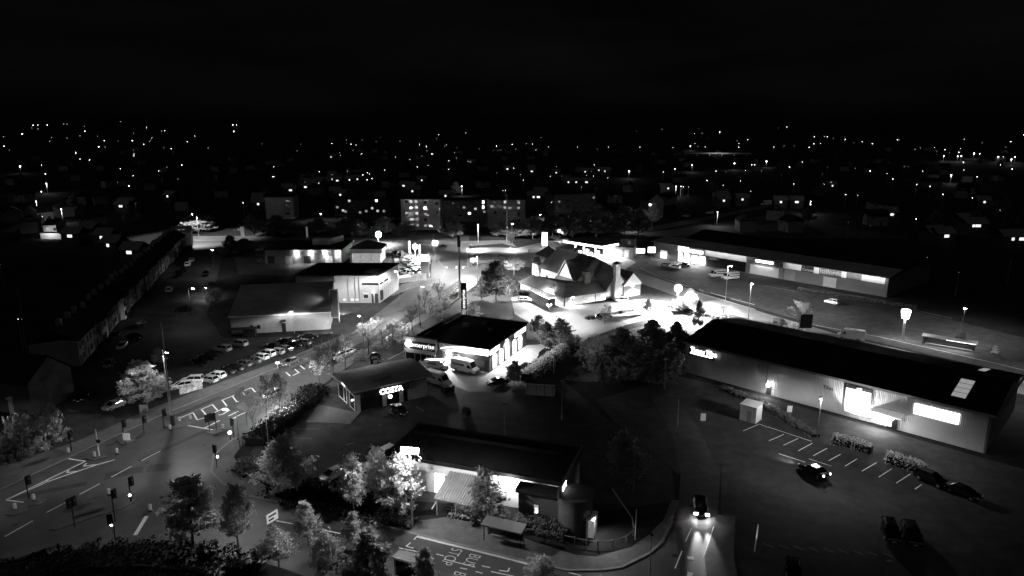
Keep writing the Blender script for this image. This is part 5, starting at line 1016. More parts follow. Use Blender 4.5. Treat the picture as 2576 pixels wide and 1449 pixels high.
t = thing('road_sign', 'slanted white road sign on posts by the bus road', 'sign', G(c('D2', 172, 480)), R(60)); MB().box(-.9, .9, -.05, .05, .9, 2.2).build('face', 'trim', t); MB().box(-.6, .6, -.09, -.055, 1.7, 1.95).box(-.6, .2, -.09, -.055, 1.2, 1.45).build('markings', 'dark', t); MB().tube((-.6, .1, 0), (-.6, .1, 2), .05).tube((.6, .1, 0), (.6, .1, 2), .05).build('post', 'mid', t)
t = thing('advert_hoarding', 'low graffiti covered hoarding along the pavement in front of white cars', 'hoarding', G(ba(140, 945)), 0)
q = G(ba(470, 850)) - G(ba(140, 945)); t.rotation_euler = (0, 0, math.atan2(q.y, q.x)); MB().box(0, q.length, -.05, .05, .1, 1.8).build('panel', mat('sprayed panel', .3, .8, [(1.1, .8), (5, .5)]), t); MB().tube((0, .1, 0), (0, .1, 1.8), .06).tube((q.length, .1, 0), (q.length, .1, 1.8), .06).build('post', 'mid', t)
def shelter(label, base, ang, L, m, lit=False):
    t = thing('bus_shelter', label, 'bus shelter', G(base), R(ang)); p = MB(); [p.tube((x, y, 0), (x, y, 2.4), .06) for x in (.1, L - .1) for y in (.1, 1.4)]; p.build('post', 'dark', t)
    MB().slab([(-.2, -.3, 2.45), (L + .2, -.3, 2.45), (L + .2, 1.6, 2.65), (-.2, 1.6, 2.65)], .12).build('roof', m, t); MB().box(.2, L - .2, 1.35, 1.38, .3, 2.2).build('glass_panel', 'glass', t); MB().box(.6, L - .6, .9, 1.2, .45, .52).build('bench', 'mid', t)
    if lit: MB().box(L * .45, L - .1, -.2, .1, 2.25, 2.3).build('light_strip', 'panelb', t); light('AREA', t, (L / 2, .4, 2.2), 220, (0, -.2, -1), shape=(L * .8, .5))
    return t
shelter('bus shelter with a dull roof on the pavement before the restaurant', c('D2', 2285, 615), -21.5, 5.0, 'cladd'); shelter('bus shelter at the bottom edge beside the small conifer', c('D2', 1780, 990), 158, 4.2, 'cladd'); shelter('lit bus shelter beside the back road at the far right', c('B4', 1545, 1060), -38, 10.5, 'concrete', True)
# fences, rails, sheds, bins
t = thing('terrace_rail', 'pale timber rail fence under the corrugated canopy', 'fence', G(c('D2', 1905, 325))); q = G(c('D2', 2230, 385)) - G(c('D2', 1905, 325)); n = q.normalized(); f = MB()
for k in range(6): f.tube(n * q.length * k / 5, n * q.length * k / 5 + Vector((0, 0, 1.05)), .06)
for z in (.55, 1.0): f.tube(Vector((0, 0, z)), q + Vector((0, 0, z)), .06)
f.build('rails', 'wood', t)
t = thing('timber_rail_fence', 'dark knee rail fence curving round the restaurant corner', 'fence', G(c('D3', 10, 520))); o0 = G(c('D3', 10, 520)); f = MB(); pts = [G(c('D3', *p)) - o0 for p in ((10, 520), (130, 545), (250, 565), (390, 580), (510, 610), (630, 640), (750, 665), (860, 680), (1010, 670), (1150, 625), (1220, 560))]
for p in pts: f.tube(p, p + Vector((0, 0, 1.0)), .09)
for a, q in zip(pts, pts[1:]): f.tube(a + Vector((0, 0, .8)), q + Vector((0, 0, .8)), .07)
f.build('rails', 'trunk', t)
t = thing('drive_kerb_rail', 'pale bent rail beside the serving hatch lane', 'fence', G(c('D3', 1010, 110))); o0 = G(c('D3', 1010, 110)); pts = [G(c('D3', *p)) - o0 for p in ((1010, 110), (1060, 190), (1165, 340), (1210, 410), (1225, 500))]; MB().path([p + Vector((0, 0, .35)) for p in pts], .1).build('rail', 'concrete', t)
t = thing('white_post', 'white lit post leaning near the access road car park', 'post', G(c('D3', 2440, 720))); MB().tube((0, 0, 0), (.15, 0, Ht(c('D3', 2440, 720), c('D3', 0, 450)[1])), .09).build('shaft', 'white', t); light('SPOT', t, (.1, -1.5, .5), 60, (0, .4, 1), 60)
t = thing('white_marker_post', 'thin pale marker post by the restaurant lane', 'post', G(c('D3', 1238, 600))); MB().tube((0, 0, 0), (0, 0, 4.2), .05).build('shaft', 'wall', t)
t = thing('timber_shed', 'low pale panelled shed behind the hedge with a bright roof edge', 'shed', G(c('C3', 145, 215)), R(-10)); MB().box(0, 5.4, 0, 2.5, 0, 2.3).build('wall', 'concrete', t); MB().slab([(-.1, -.1, 2.33), (5.5, -.1, 2.33), (5.5, 2.6, 2.5), (-.1, 2.6, 2.5)], .12).build('roof', 'roof', t); MB().box(-.1, 5.5, -.14, -.11, 2.25, 2.36).build('roof_edge', 'trim', t)
sp = MB(); [sp.box(x - .05, x + .05, -.06, -.01, 0, 2.2) for x in (.3, 1.9, 3.5, 5.1)]; sp.build('batten', 'dark', t)
bn = None
for lb, p in (('dark wheeled bin beside the hire van behind the coffee shop', c('C2', 1900, 190)), ('dark wheeled bin with a shiny lid near the coffee shop corner', c('C2', 1960, 185)), ('pair of small bins on the dark car park, one of two', c('C2', 2115, 425))):
    if bn is None:
        t = bn = thing('wheeled_bin', lb, 'bin', G(p), R(-35), 'wheeled bins by the yard'); MB().prism([(-.65, -.5), (.65, -.5), (.65, .5), (-.65, .5)], .15, 1.2).build('body', 'bin', t); MB().slab([(-.7, -.55, 1.25), (.7, -.55, 1.25), (.7, .55, 1.4), (-.7, .55, 1.4)], .06).build('lid', 'pg', t); MB().tube((-.5, .5, .12), (.5, .5, .12), .12).build('wheel', 'tyre', t)
    else: copy_thing(bn, lb, G(p), R(-35))
t = thing('low_wall', 'low lit wall curving round the dealer lot corner', 'wall', G(c('B2', 1440, 385))); o0 = G(c('B2', 1440, 385)); pts = [G(c('B2', *p)) - o0 for p in ((1440, 385), (1520, 372), (1600, 372), (1680, 375))]; f = MB()
for a, q in zip(pts, pts[1:]):
    d = (q - a).normalized(); nn = Vector((-d.y, d.x, 0)) * .15; f.prism([(a - nn).xy, (q - nn).xy, (q + nn).xy, (a + nn).xy], -.03, .8)
f.build('brickwork', 'white', t)
t = thing('picnic_table', 'pale picnic table under the corrugated canopy', 'table', G(c('D2', 2060, 300))); MB().box(-.9, .9, -.4, .4, .7, .76).build('table_top', 'wood', t); MB().box(-.9, .9, -.85, -.6, .42, .47).box(-.9, .9, .6, .85, .42, .47).build('bench', 'wood', t); MB().tube((-.6, -.7, 0), (-.6, .2, .72), .05).tube((-.6, .7, 0), (-.6, -.2, .72), .05).tube((.6, -.7, 0), (.6, .2, .72), .05).tube((.6, .7, 0), (.6, -.2, .72), .05).build('leg', 'wood', t)
# ================================================================ TREES, SHRUBS, HEDGES
def leaf_crown(seed, shape, W_, H_, clumps, per, ls, spread=.55):
    rnd = random.Random(seed); v = []; f = []; ph = [rnd.random() * 6.28 for _ in range(6)]
    for k in range(clumps):
        u = rnd.random(); a = rnd.random() * 6.283
        if shape == 'oval': z = .04 + .96 * u; rr = math.sin(math.pi * min(1, .14 + .84 * z ** .8)) ** .75
        elif shape == 'cone': z = u ** 1.15; rr = max(.08, (1 - z) ** .7) * (1 if z > .12 else .65)
        elif shape == 'dome': z = u * u * .95; rr = math.sqrt(max(.02, 1 - z * z))
        env = 1 + .2 * math.sin(2 * a + ph[0] + 3 * z) + .16 * math.sin(3 * a + ph[1] - 5 * z) + .13 * math.sin(5 * a + ph[2] + 9 * z)
        r = (W_ / 2) * rr * env * (rnd.random() ** .42) * rnd.uniform(.7, 1.15); cx, cy, cz = r * math.cos(a), r * math.sin(a), z * H_ * (1 + .07 * math.sin(a + ph[3]))
        # each clump is a short spray of leaves leaning outwards and up
        dx, dy, dz = math.cos(a) * rnd.uniform(.2, 1), math.sin(a) * rnd.uniform(.2, 1), rnd.uniform(.1, 1.0); sl = spread * rnd.uniform(.8, 2.2); sw = spread * rnd.uniform(.35, .7)
        for j in range(int(per * rnd.uniform(.5, 1.5))):
            q = rnd.gauss(0, .5) * sl; x = cx + dx * q + rnd.gauss(0, sw); y = cy + dy * q + rnd.gauss(0, sw); zz = cz + dz * q + rnd.gauss(0, sw * .6)
            if zz < .05: zz = .05 + rnd.random() * .2
            n = Vector((rnd.gauss(0, 1), rnd.gauss(0, 1), rnd.gauss(.5, 1))).normalized(); t = n.orthogonal().normalized(); b = n.cross(t); an = rnd.random() * 6.28
            t, b = t * math.cos(an) + b * math.sin(an), b * math.cos(an) - t * math.sin(an); s = ls * rnd.uniform(.6, 1.35); o = len(v); p = Vector((x, y, zz))
            v += [tuple(p - t * s), tuple(p + b * s * .55), tuple(p + t * s), tuple(p - b * s * .55)]; f.append((o, o + 1, o + 2, o + 3))
    m = MB(); m.v = v; m.f = f; return m
def limbs(seed, H_, W_, n, r0, fork=.35):
    rnd = random.Random(seed); m = MB().tube((0, 0, 0), (0, 0, H_ * fork), r0, r0 * .75, 7).tube((0, 0, H_ * fork), (rnd.gauss(0, .1), rnd.gauss(0, .1), H_ * .85), r0 * .75, r0 * .15, 6)
    for k in range(n):
        z = H_ * (fork + (.75 - fork) * k / n); a = k * 2.4 + rnd.random(); l = W_ * rnd.uniform(.25, .42); m.tube((0, 0, z), (l * math.cos(a), l * math.sin(a), z + l * rnd.uniform(.5, 1.0)), r0 * .4, r0 * .1, 5)
    return m
def bare(seed, H_, W_, r0, depth=4, upright=.9):
    rnd = random.Random(seed); tr = MB(); tw = MB(); tr.tube((0, 0, 0), (0, 0, H_ * .3), r0, r0 * .8, 7)
    def grow(p, d, l, r, k):
        q = p + d * l; (tr if k <= 1 else tw).tube(p, q, r, r * .65, 5 if k < 2 else 3)
        if k >= depth: return
        for i in range(3 if k < 3 else 2 + (rnd.random() < .5)):
            e = (d + Vector((rnd.gauss(0, .55), rnd.gauss(0, .55), rnd.gauss(.25 * upright, .25)))).normalized(); grow(p + d * l * rnd.uniform(.55, 1), e, l * rnd.uniform(.6, .82), max(.028, r * .62), k + 1)
    for i in range(5):
        a = i * 1.26 + rnd.random() * .5; d = Vector((math.cos(a) * .5, math.sin(a) * .5, 1)).normalized(); grow(Vector((0, 0, H_ * (.22 + .05 * i))), d, H_ * .24, r0 * .55, 1)
    grow(Vector((0, 0, H_ * .3)), Vector((0, 0, 1)), H_ * .28, r0 * .7, 1)
    return tr, tw
TV = {}
def variant(k):
    if k in TV: return TV[k]
    if k.startswith('oval'): i = int(k[-1]); TV[k] = (8.0, 5.5, limbs(i, 8, 5.5, 9, .14).mesh('trunk', 'trunk'), [leaf_crown(i, 'oval', 5.0, 6.0, 105, 55, .19, .45).mesh('crown', 'leaf')], 1.9)
    if k.startswith('cone'): i = int(k[-1]); TV[k] = (8.0, 5.0, limbs(i + 9, 8, 4, 9, .15).mesh('trunk', 'trunk'), [leaf_crown(i + 9, 'cone', 5.4, 7.2, 100, 55, .19, .4).mesh('crown', 'leafd')], .9)
    if k.startswith('dark'): i = int(k[-1]); TV[k] = (8.0, 6.5, limbs(i + 20, 8, 6, 9, .16).mesh('trunk', 'trunk'), [leaf_crown(i + 20, 'oval', 6.2, 6.8, 130, 60, .22, .5).mesh('crown', 'leafd')], 1.1)
    if k.startswith('lite'): i = int(k[-1]); TV[k] = (8.0, 5.5, limbs(i + 30, 8, 5, 9, .12).mesh('trunk', 'trunk'), [leaf_crown(i + 30, 'oval', 5.4, 6.6, 105, 48, .19, .42).mesh('crown', 'leafp')], 1.2)
    if k.startswith('dome'): i = int(k[-1]); TV[k] = (4.0, 7.0, limbs(i + 40, 3, 5, 6, .1, .1).mesh('stem', 'trunk'), [leaf_crown(i + 40, 'dome', 6.4, 3.7, 110, 42, .2, .36).mesh('foliage', 'leafd' if i < 5 else 'leaf')], 0)
    if k.startswith('bare'):
        i = int(k[-1]); a, b = bare(i + 50, 8, 5, .12, 5); TV[k] = (8.0, 4.4, a.mesh('trunk', 'trunk'), [b.mesh('twigs', 'twig')], 0)
    if k.startswith('thin'):
        i = int(k[-1]); a, b = bare(i + 70, 8, 5, .1, 4); TV[k] = (8.0, 5.0, a.mesh('trunk', 'trunk'), [b.mesh('twigs', 'twig'), leaf_crown(i + 70, 'oval', 4.6, 5.6, 60, 16, .15, .5).mesh('crown', 'leaf')], 1.6)
    return TV[k]
def plant(k, label, base, ytop, wv, cat='tree', name=None, group=None, rz=None, h=None):
    H0, W0, tm, cms, zc = variant(k); g = G(base) if not isinstance(base, Vector) else base; hh = h or Ht(base, ytop); zcam = g.y * math.cos(PITCH) + (CAM_H - hh / 2) * math.sin(PITCH); w = wv * zcam / FOC
    t = thing(name or {'dome': 'shrub', 'bare': 'bare_tree', 'thin': 'sparse_tree', 'cone': 'conifer'}.get(k[:4], 'broadleaf_tree'), label, cat, g, 0, group); a = random.random() * 6.28 if rz is None else rz
    for me, z in [(tm, 0)] + [(cm, zc if cm.name.startswith('crown') else 0) for cm in cms]:
        o = bpy.data.objects.new(me.name.split('.')[0], me); S.collection.objects.link(o); o.parent = t; o.scale = (w / W0, w / W0, hh / H0); o.location = (0, 0, z * hh / H0); o.rotation_euler = (0, 0, a)
    return t
plant('oval4', 'large broad tree at the tip of the near island pavement', (487, 1372), 1206, 140); plant('oval2', 'slim young tree in a metal guard near the bottom left', (600, 1380), 1225, 95)
plant('oval3', 'round topped tree on the corner pavement left of the dark shrubs', (719, 1257), 1110, 130); plant('oval1', 'lit leafy tree between the pale edged car and the floodlight', (891, 1300), 1147, 88)
plant('lite1', 'brilliantly lit tree wrapped round the white floodlight mast', (1008, 1300), 1146, 132); plant('oval2', 'half lit tree behind the brilliantly lit one beside the white car', (950, 1268), 1128, 80)
plant('cone2', 'dark tree standing in front of the corrugated canopy', (1222, 1307), 1186, 118); plant('oval1', 'small pale tree at the near kerb of the bus road', (776, 1372), 1266, 66); plant('oval3', 'narrow tree behind the spiky dark conifer at the bottom', (891, 1385), 1294, 58)
plant('cone1', 'spiky dark conifer at the bottom left of the bus stop markings', (928, 1475), 1337, 140); plant('cone2', 'small dark conifer beside the bottom bus shelter', (1068, 1510), 1384, 96)
plant('oval2', 'dim bushy tree at the bottom near the slanted road sign', (702, 1428), 1325, 84); plant('oval3', 'dim bushy tree between the conifer and the small pale tree', (822, 1440), 1345, 78); plant('oval1', 'dim small tree on the bottom edge right of the bus markings', (1356, 1458), 1405, 75)
plant('dark1', 'dark tree with a pale trunk beside the access road lamp post', (1571, 1220), 1096, 100); plant('oval1', 'big round tree at the end of the side street lot', (372, 1034), 912, 112)
for lb, p, yt, w, k in (('tall leafy bush at the far left of the pavement', (55, 1130), 1028, 110, 'dome5'), ('lit leafy bush right of the tall one at the far left', (125, 1110), 1018, 90, 'dome6'), ('low dark bush in front of the far left bushes', (45, 1150), 1085, 95, 'dome1')): plant(k, lb, p, yt, w, 'shrub')
plant('lite2', 'small pale lit shrub tree beside the tall street lamp', (402, 918), 876, 34); plant('dark2', 'dark round bush beside the crossing on the side street', (537, 768), 714, 50); plant('dark1', 'dark round bush at the end of the lit back road', (583, 645), 596, 52); plant('dark2', 'low dark bush behind the workshop cars', (618, 630), 602, 60)
BT = 'bare trees along the central reservation'
for lb, p, yt, w, k in (('bare tree nearest the coffee shop roof end', (804, 960), 866, 62, 'thin1'), ('bare tree second from the coffee shop roof end', (839, 950), 842, 58, 'bare1'), ('bare tree with white cars showing behind its trunk', (869, 930), 835, 55, 'thin2'), ('bright bare tree glowing beside the street lamp', (928, 888), 806, 58, 'bare3'), ('slim bare tree with a pale trunk on the right verge', (989, 868), 800, 36, 'bare2'), ('spreading bare tree left of the second lamp', (1037, 832), 764, 50, 'bare1'), ('glowing bare tree just right of the second lamp', (1068, 790), 724, 34, 'bare4'), ('small bare tree below the telecoms mast', (1082, 798), 744, 34, 'thin1'), ('bare tree on the near verge, leftmost by the hedge', (640, 1100), 985, 60, 'bare2'), ('lit bare tree on the near verge before the bright car', (672, 1052), 940, 60, 'thin2'), ('tall bare tree right of the bright car', (706, 1050), 930, 58, 'thin1'), ('bare tree leaning over the hatched boxes by the hedge', (622, 1072), 968, 46, 'bare1'), ('bare tree on the reservation behind the tall dark hire totem', (1105, 770), 706, 34, 'bare3'), ('bare tree between two lamps on the reservation', (962, 872), 792, 46, 'bare4'), ('bare tree on the right verge before the hire office', (1012, 880), 806, 44, 'thin2')): plant(k, lb, p, yt, w, group=BT)
plant('dark1', 'big round dark tree left of the pub', (1248, 752), 664, 88); plant('lite1', 'bush burnt white by the pub light beside the dark tree', (1212, 752), 716, 46, 'shrub', 'shrub'); plant('dome6', 'pale low shrub behind the car hire totem', (1190, 795), 762, 48, 'shrub'); plant('oval2', 'grey tree between the roundabout and the pub', (1293, 690), 644, 52)
for i, (p, yt, w) in enumerate((((1148, 742), 712, 30), ((1120, 765), 738, 34), ((1100, 780), 755, 34), ((1000, 850), 820, 44), ((960, 872), 846, 44), ((905, 905), 880, 44), ((1120, 800), 778, 36))): plant('dome6' if i % 2 else 'dome5', 'pale scrubby bush on the grass between the carriageways', p, yt, w, 'shrub', group='scrub on the central reservation')
plant('dome5', 'rounded grey bush behind the coffee shop roof', (952, 936), 898, 60, 'shrub'); plant('dome1', 'dark bush beside the hire office shopfront', (1062, 938), 905, 48, 'shrub')
for lb, p, yt, w, k in (('small sparse tree over the dark car in the pub car park', (1521, 816), 760, 40, 'thin2'), ('small round tree beside the pub parking hedge', (1630, 792), 752, 26, 'oval2'), ('clipped dark tree on the right of the pub car park', (1756, 830), 762, 32, 'dark1'), ('spreading dark shrub tree by the back road kerb', (1818, 802), 766, 46, 'thin1'), ('lit tree beside the dazzling floodlight', (1738, 766), 728, 30, 'oval1'), ('bright small bush under the dazzling floodlight', (1712, 785), 752, 40, 'oval3'),
    ('dark tree at the left end of the car hire hedge', (1293, 966), 912, 48, 'dark2'), ('spiky lit bush behind the arched windows', (1352, 845), 795, 40, 'oval1'), ('dark tree overhanging the lit yard corner', (1412, 882), 806, 78, 'oval3'), ('dark tree behind the lit yard sign', (1378, 880), 815, 50, 'dark1'),
    ('slim dark tree at the left of the dark clump', (1495, 918), 832, 44, 'thin2'), ('broad dark tree in the clump behind the hedge', (1565, 915), 830, 90, 'dark1'), ('tall tree in the clump with lit top branches', (1640, 895), 812, 90, 'dark2'), ('dark tree in the clump nearest the tile warehouse', (1700, 905), 816, 70, 'dark2'), ('low dark tree in front of the clump', (1600, 960), 868, 90, 'dark1'), ('low dark tree beside the warehouse gable', (1680, 960), 870, 75, 'dark2'), ('small dim tree alone in the dark verge', (1512, 968), 915, 34, 'dark1')): plant(k, lb, p, yt, w)
for i, (p, yt, w) in enumerate((((1530, 915), 860, 70), ((1590, 905), 845, 80), ((1650, 915), 850, 80), ((1700, 935), 880, 70), ((1560, 950), 900, 80), ((1640, 955), 900, 90), ((1470, 905), 868, 60), ((1500, 930), 885, 60))): plant('dome2' if i % 2 else 'dome3', 'dark undergrowth bush at the foot of the tree clump', p, yt, w, 'shrub', group='undergrowth in the tree clump')
plant('bare4', 'round pollarded pale tree by the back road', (2010, 828), 757, 62); plant('dome5', 'bush below the round pollarded tree', (1992, 838), 808, 50, 'shrub'); plant('dome2', 'dark bush by the back road left of the pollard', (1955, 828), 798, 55, 'shrub'); plant('dome1', 'dark shrub round the lamp post at the far right', (2416, 852), 826, 26, 'shrub'); plant('dome6', 'small pale shrub at the far right of the back road', (2502, 888), 868, 16, 'shrub')
plant('dark2', 'lit tree behind the lamp at the left end of the back road', (500, 584), 540, 92); plant('lite1', 'sparkling lit tree before the tall apartment tower', (966, 590), 547, 62); plant('lite2', 'round lit tree glowing in the dark right of the towers', (1529, 585), 538, 34); plant('oval1', 'tree half lit by the arch sign before the gabled house', (1640, 575), 515, 40)
DT = 'dark trees in front of the flats'
for i, (x, y, yt, w) in enumerate(((800, 590, 552, 60), (700, 596, 545, 70), (640, 592, 540, 60), (870, 592, 550, 60), (905, 596, 556, 50), (1020, 596, 560, 60), (1140, 600, 548, 60), (1290, 598, 556, 70), (1340, 600, 548, 70), (1440, 598, 530, 90), (1500, 596, 520, 90), (1570, 590, 524, 80), (1605, 592, 530, 60), (1255, 596, 560, 40), (1390, 592, 535, 60))): plant('dark1' if i % 2 else 'dark2', 'dark leafless looking tree in the gloom before the flats', (x, y), yt, w, group=DT)
def hedge(label, pts, w, h, m='leafd', name='hedge'):
    P = [G(p) for p in pts]; t = thing(name, label, 'hedge', P[0]); rnd = random.Random(len(label)); v = []; f = []; core = MB()
    for a, b in zip(P, P[1:]):
        d = (b - a); l = d.length; d.normalize(); n = Vector((-d.y, d.x, 0)); A_, B_ = a - P[0], b - P[0]
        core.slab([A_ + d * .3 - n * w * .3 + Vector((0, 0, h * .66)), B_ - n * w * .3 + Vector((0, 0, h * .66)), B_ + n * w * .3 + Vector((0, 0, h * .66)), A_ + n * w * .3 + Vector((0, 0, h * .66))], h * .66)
        for k in range(int(min(9000, l * w * 30 + l * h * 34))):
            s = rnd.random() * l; u = rnd.uniform(-1, 1); z = h * (1 - .3 * u * u) * (rnd.random() ** (.3 if abs(u) < .6 else .9)); bump = 1 + .18 * math.sin(s * 1.7) + .1 * math.sin(s * 4.1)
            q = A_ + d * s + n * (u * w / 2 * bump) + Vector((0, 0, z * (.85 + .15 * bump))); nn = Vector((rnd.gauss(0, 1), rnd.gauss(0, 1), rnd.gauss(.6, 1))).normalized(); t1 = nn.orthogonal().normalized(); b1 = nn.cross(t1); e = rnd.uniform(.1, .2); o = len(v)
            v += [tuple(q - t1 * e), tuple(q + b1 * e * .6), tuple(q + t1 * e), tuple(q - b1 * e * .6)]; f.append((o, o + 1, o + 2, o + 3))
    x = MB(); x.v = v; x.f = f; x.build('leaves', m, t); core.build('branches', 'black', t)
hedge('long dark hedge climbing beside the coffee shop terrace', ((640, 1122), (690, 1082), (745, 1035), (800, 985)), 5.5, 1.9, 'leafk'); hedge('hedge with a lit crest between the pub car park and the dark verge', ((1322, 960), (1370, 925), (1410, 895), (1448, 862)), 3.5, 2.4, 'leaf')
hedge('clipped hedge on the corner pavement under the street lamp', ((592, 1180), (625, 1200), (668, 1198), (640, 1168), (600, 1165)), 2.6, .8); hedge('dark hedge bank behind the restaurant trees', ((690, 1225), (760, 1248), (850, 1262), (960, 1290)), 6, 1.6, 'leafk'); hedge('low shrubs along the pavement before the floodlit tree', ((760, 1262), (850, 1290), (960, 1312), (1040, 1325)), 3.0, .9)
hedge('clipped rounded hedge along the parking bays', (c('C4', 640, 690), c('C4', 840, 740), c('C4', 1040, 800)), 2.2, 1.7, 'leaf'); hedge('second clipped hedge right of the gap by the parking bays', (c('C4', 1180, 880), c('C4', 1380, 935), c('C4', 1570, 1010)), 2.4, 1.7, 'leaf')
hedge('low hedge between the pub and its parking spaces', (c('B3', 1085, 740), c('B3', 1200, 718), c('B3', 1330, 690)), 1.6, 1.0); hedge('long shrub hedge along the back road kerb', (c('B3', 1560, 665), c('B3', 1720, 710), c('B3', 1900, 760), c('B3', 2100, 800), c('B3', 2340, 845)), 2.4, 1.3); hedge('short dark hedge beside the car under the small tree', (c('B3', 740, 800), c('B3', 830, 790)), 1.4, 1.1)
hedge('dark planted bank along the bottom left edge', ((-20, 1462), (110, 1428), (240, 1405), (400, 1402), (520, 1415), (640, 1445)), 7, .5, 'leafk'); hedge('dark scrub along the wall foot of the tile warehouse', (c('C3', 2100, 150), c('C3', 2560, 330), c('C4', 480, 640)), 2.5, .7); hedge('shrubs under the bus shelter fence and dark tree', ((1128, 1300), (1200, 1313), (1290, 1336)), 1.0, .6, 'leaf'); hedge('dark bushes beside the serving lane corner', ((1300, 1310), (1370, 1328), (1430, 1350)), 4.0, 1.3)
hedge('low shrubs on the roundabout island', ((1195, 646), (1225, 644), (1256, 646)), 4.5, 1.0)
hedge('dark bushes round the pub terrace', (c('B3', 60, 545), c('B3', 130, 550), c('B3', 180, 560)), 2.5, 1.7); hedge('dark hedge behind the parade car park', (c('B4', 300, 500), c('B4', 900, 590), c('B4', 1500, 690)), 1.2, .9)

# ================================================================ THE DISTANT TOWN
def pts(s): return [tuple(float(q) for q in p.split(',')) for p in s.split()]
TOWN = {
 'A1': '333,187,b 380,186 477,184 383,224,d 223,276,b 372,303 520,310,d 40,398,b 854,248 848,197,d 805,293,d 1213,149,d 1472,210 1655,241 1627,246,d 2343,184,b 2380,185 2353,250,b 1050,341 1186,344,d 1331,343,b 1446,381,b 1509,346 1530,310 1884,351,b 1960,295 994,404,b 1058,406,d 1651,412,d 1722,423 2095,415,d 762,466,b 806,528 902,538,b 1350,478 1345,494 1343,440,d 417,590 202,602,B 458,678,b 1213,625 1828,589,b 1595,650 1613,650,d 1342,695 1297,801,b 466,776,B 417,860,b 364,957,B 1684,895,b 616,1035,B 430,1113 1363,977,d 2448,972 2565,925,d 320,214,d 640,173,d 677,176,d 1342,268,d 980,300,d 1213,150,d 1680,609,d 1790,730,d 96,438,d 36,302,d 500,348,d 675,316,d',
 'A2': '1837,282 1816,321,d 2114,262 1645,382 1716,403 1720,445,d 1920,383 1899,396,d 1997,460 2246,420,d 2419,397,b 2394,440,d 1369,440 1305,459,d 1403,509 1058,474 1005,387 958,376 911,371,d 908,335,d 763,370,b 1213,351,d 1448,348,d 842,462,d 848,494 413,445,d 1549,531 1771,476,b 1788,478,d 2015,518 1942,545,b 2133,550 1730,597,b 1624,609 1937,631,b 178,609 170,704,b 185,705 637,653,b 919,650 1296,640,b 1122,662 1140,678 1074,687 1322,720 1165,725,b 1118,738 2070,805,B 2485,849 2509,849 1250,311,d 1067,337,d 1670,498,d 2022,412,d 2466,436,d 2420,665,d 976,443,d 450,380,d 60,374,d 1720,80,x',
 'A3': '2,380 207,378 143,372,d 366,406 658,407 857,429,d 970,408 1288,409 1618,408 1840,373 1838,270 1795,398,B 1944,408 2285,373 2283,410 2373,334 2090,256,b 1880,225,d 1510,228,d 828,588 447,603,b 1177,649,B 1640,627,b 1813,590,B 2238,573,B 2412,586,b 2440,586,b 2562,550,B 2349,645 1523,656,b 2053,649,b 750,700 821,702 964,714 1962,747,b 2300,750 2126,792 1777,806 697,810 841,833 1650,805,B 1700,805,b 1725,806,b 84,688,b 115,740 17,620 397,967 475,955,d 1226,1110,B 2400,855 2068,1062,B 290,311,d 1250,246,d 38,428,d 1914,270,d 2265,342,d 1870,400,d 1045,899,d 384,700 500,703,d 2510,648,d 2150,655,d',
 'A4': '103,214,d 190,204 467,302,b 572,301 597,304 660,316,d 778,331 778,305,d 461,375 531,374 415,409 60,408 948,355 1050,373,b 1303,333 1323,334,d 1978,325 2155,364,d 2445,352,b 1674,414 1784,432,b 1939,421 1768,496,B 1910,500,B 1945,498,B 2072,472,B 2130,477,b 2318,506,B 2368,506 2450,530,B 2485,508,B 1968,563,b 2340,587,b 2458,630,b 345,558,b 595,607,d 881,620,d 1027,650,b 1200,674 1255,731 1557,650 1970,638 1843,693,B 2105,708,b 1415,602,d 1372,602,d 1495,786 1632,803,b 1758,887,b 2055,926 783,886,b 900,894 430,960,B 565,785,b 635,760 258,780,b 216,609,b 140,680,d 1272,1030 958,1173 1492,1131,b 2572,282 162,393,d 263,397,d 865,366,d 1700,447,d 1920,460,b 1826,462,d 2392,407,d 545,678,d 1480,430,d 1535,415,d 810,1166,d 1030,1213,d 2335,1044,d',
 'B1': '225,835,d 193,853 5,265 180,495,d', 'B4': '1920,325,d 1600,193,d 2440,230,d'}
WINS = {'A1': '1214,1008 1240,985 1259,982 860,1257 1018,1330 1083,1396 700,1306 1684,905', 'A2': '755,507 770,507 2155,558 2175,558 493,723 495,767 497,810 766,690 768,731 818,748 549,786 673,758 688,772 628,770 940,738 1019,686 1020,733 313,825 347,845 797,862 848,888 1486,800 1548,805 1573,852 1600,850 1907,903 1668,741 2530,628 22,987 18,930',
 'A3': '216,439 240,437 190,622 199,653 445,665 736,657 792,657 874,640 935,652 960,645 568,760 646,760 750,762 1572,827 1545,827 275,870 299,870 218,913 265,911 2135,905 2132,952 2083,932 2320,935', 'A4': '1250,1090 2180,960 2015,1165 2075,1208 2100,1208 2127,1208 2555,1338 2467,1337 1715,1290 1800,1303 650,797 130,965 290,965', 'B1': '1298,141'}
fl = {}
def far_lamp(kind, pos, zone):
    h = 7.0; k = (kind,)
    lab = {'B': 'glaring floodlight column in the distant town', 'b': 'bright distant street lamp among the dark houses', 'n': 'distant street lamp, a small white point in the dark town', 'd': 'faint distant street lamp, barely a grey point'}[kind] + zone
    gr = {'B': 'glaring distant lights', 'b': 'bright distant lamps', 'n': 'small distant lamps', 'd': 'faint distant lamps'}[kind] + zone
    if kind not in fl:
        t = fl[kind] = thing('distant_street_lamp', lab, 'street lamp', pos, 0, gr); MB().tube((0, 0, 0), (0, 0, h), .12, .1, 6).build('pole', 'mid', t); MB().ball((0, 0, h + .5), 1.0, 8, .8).build('lens', {'d': 'stard'}.get(kind, 'star'), t); return t
    return copy_thing(fl[kind], lab, pos, 0, gr)
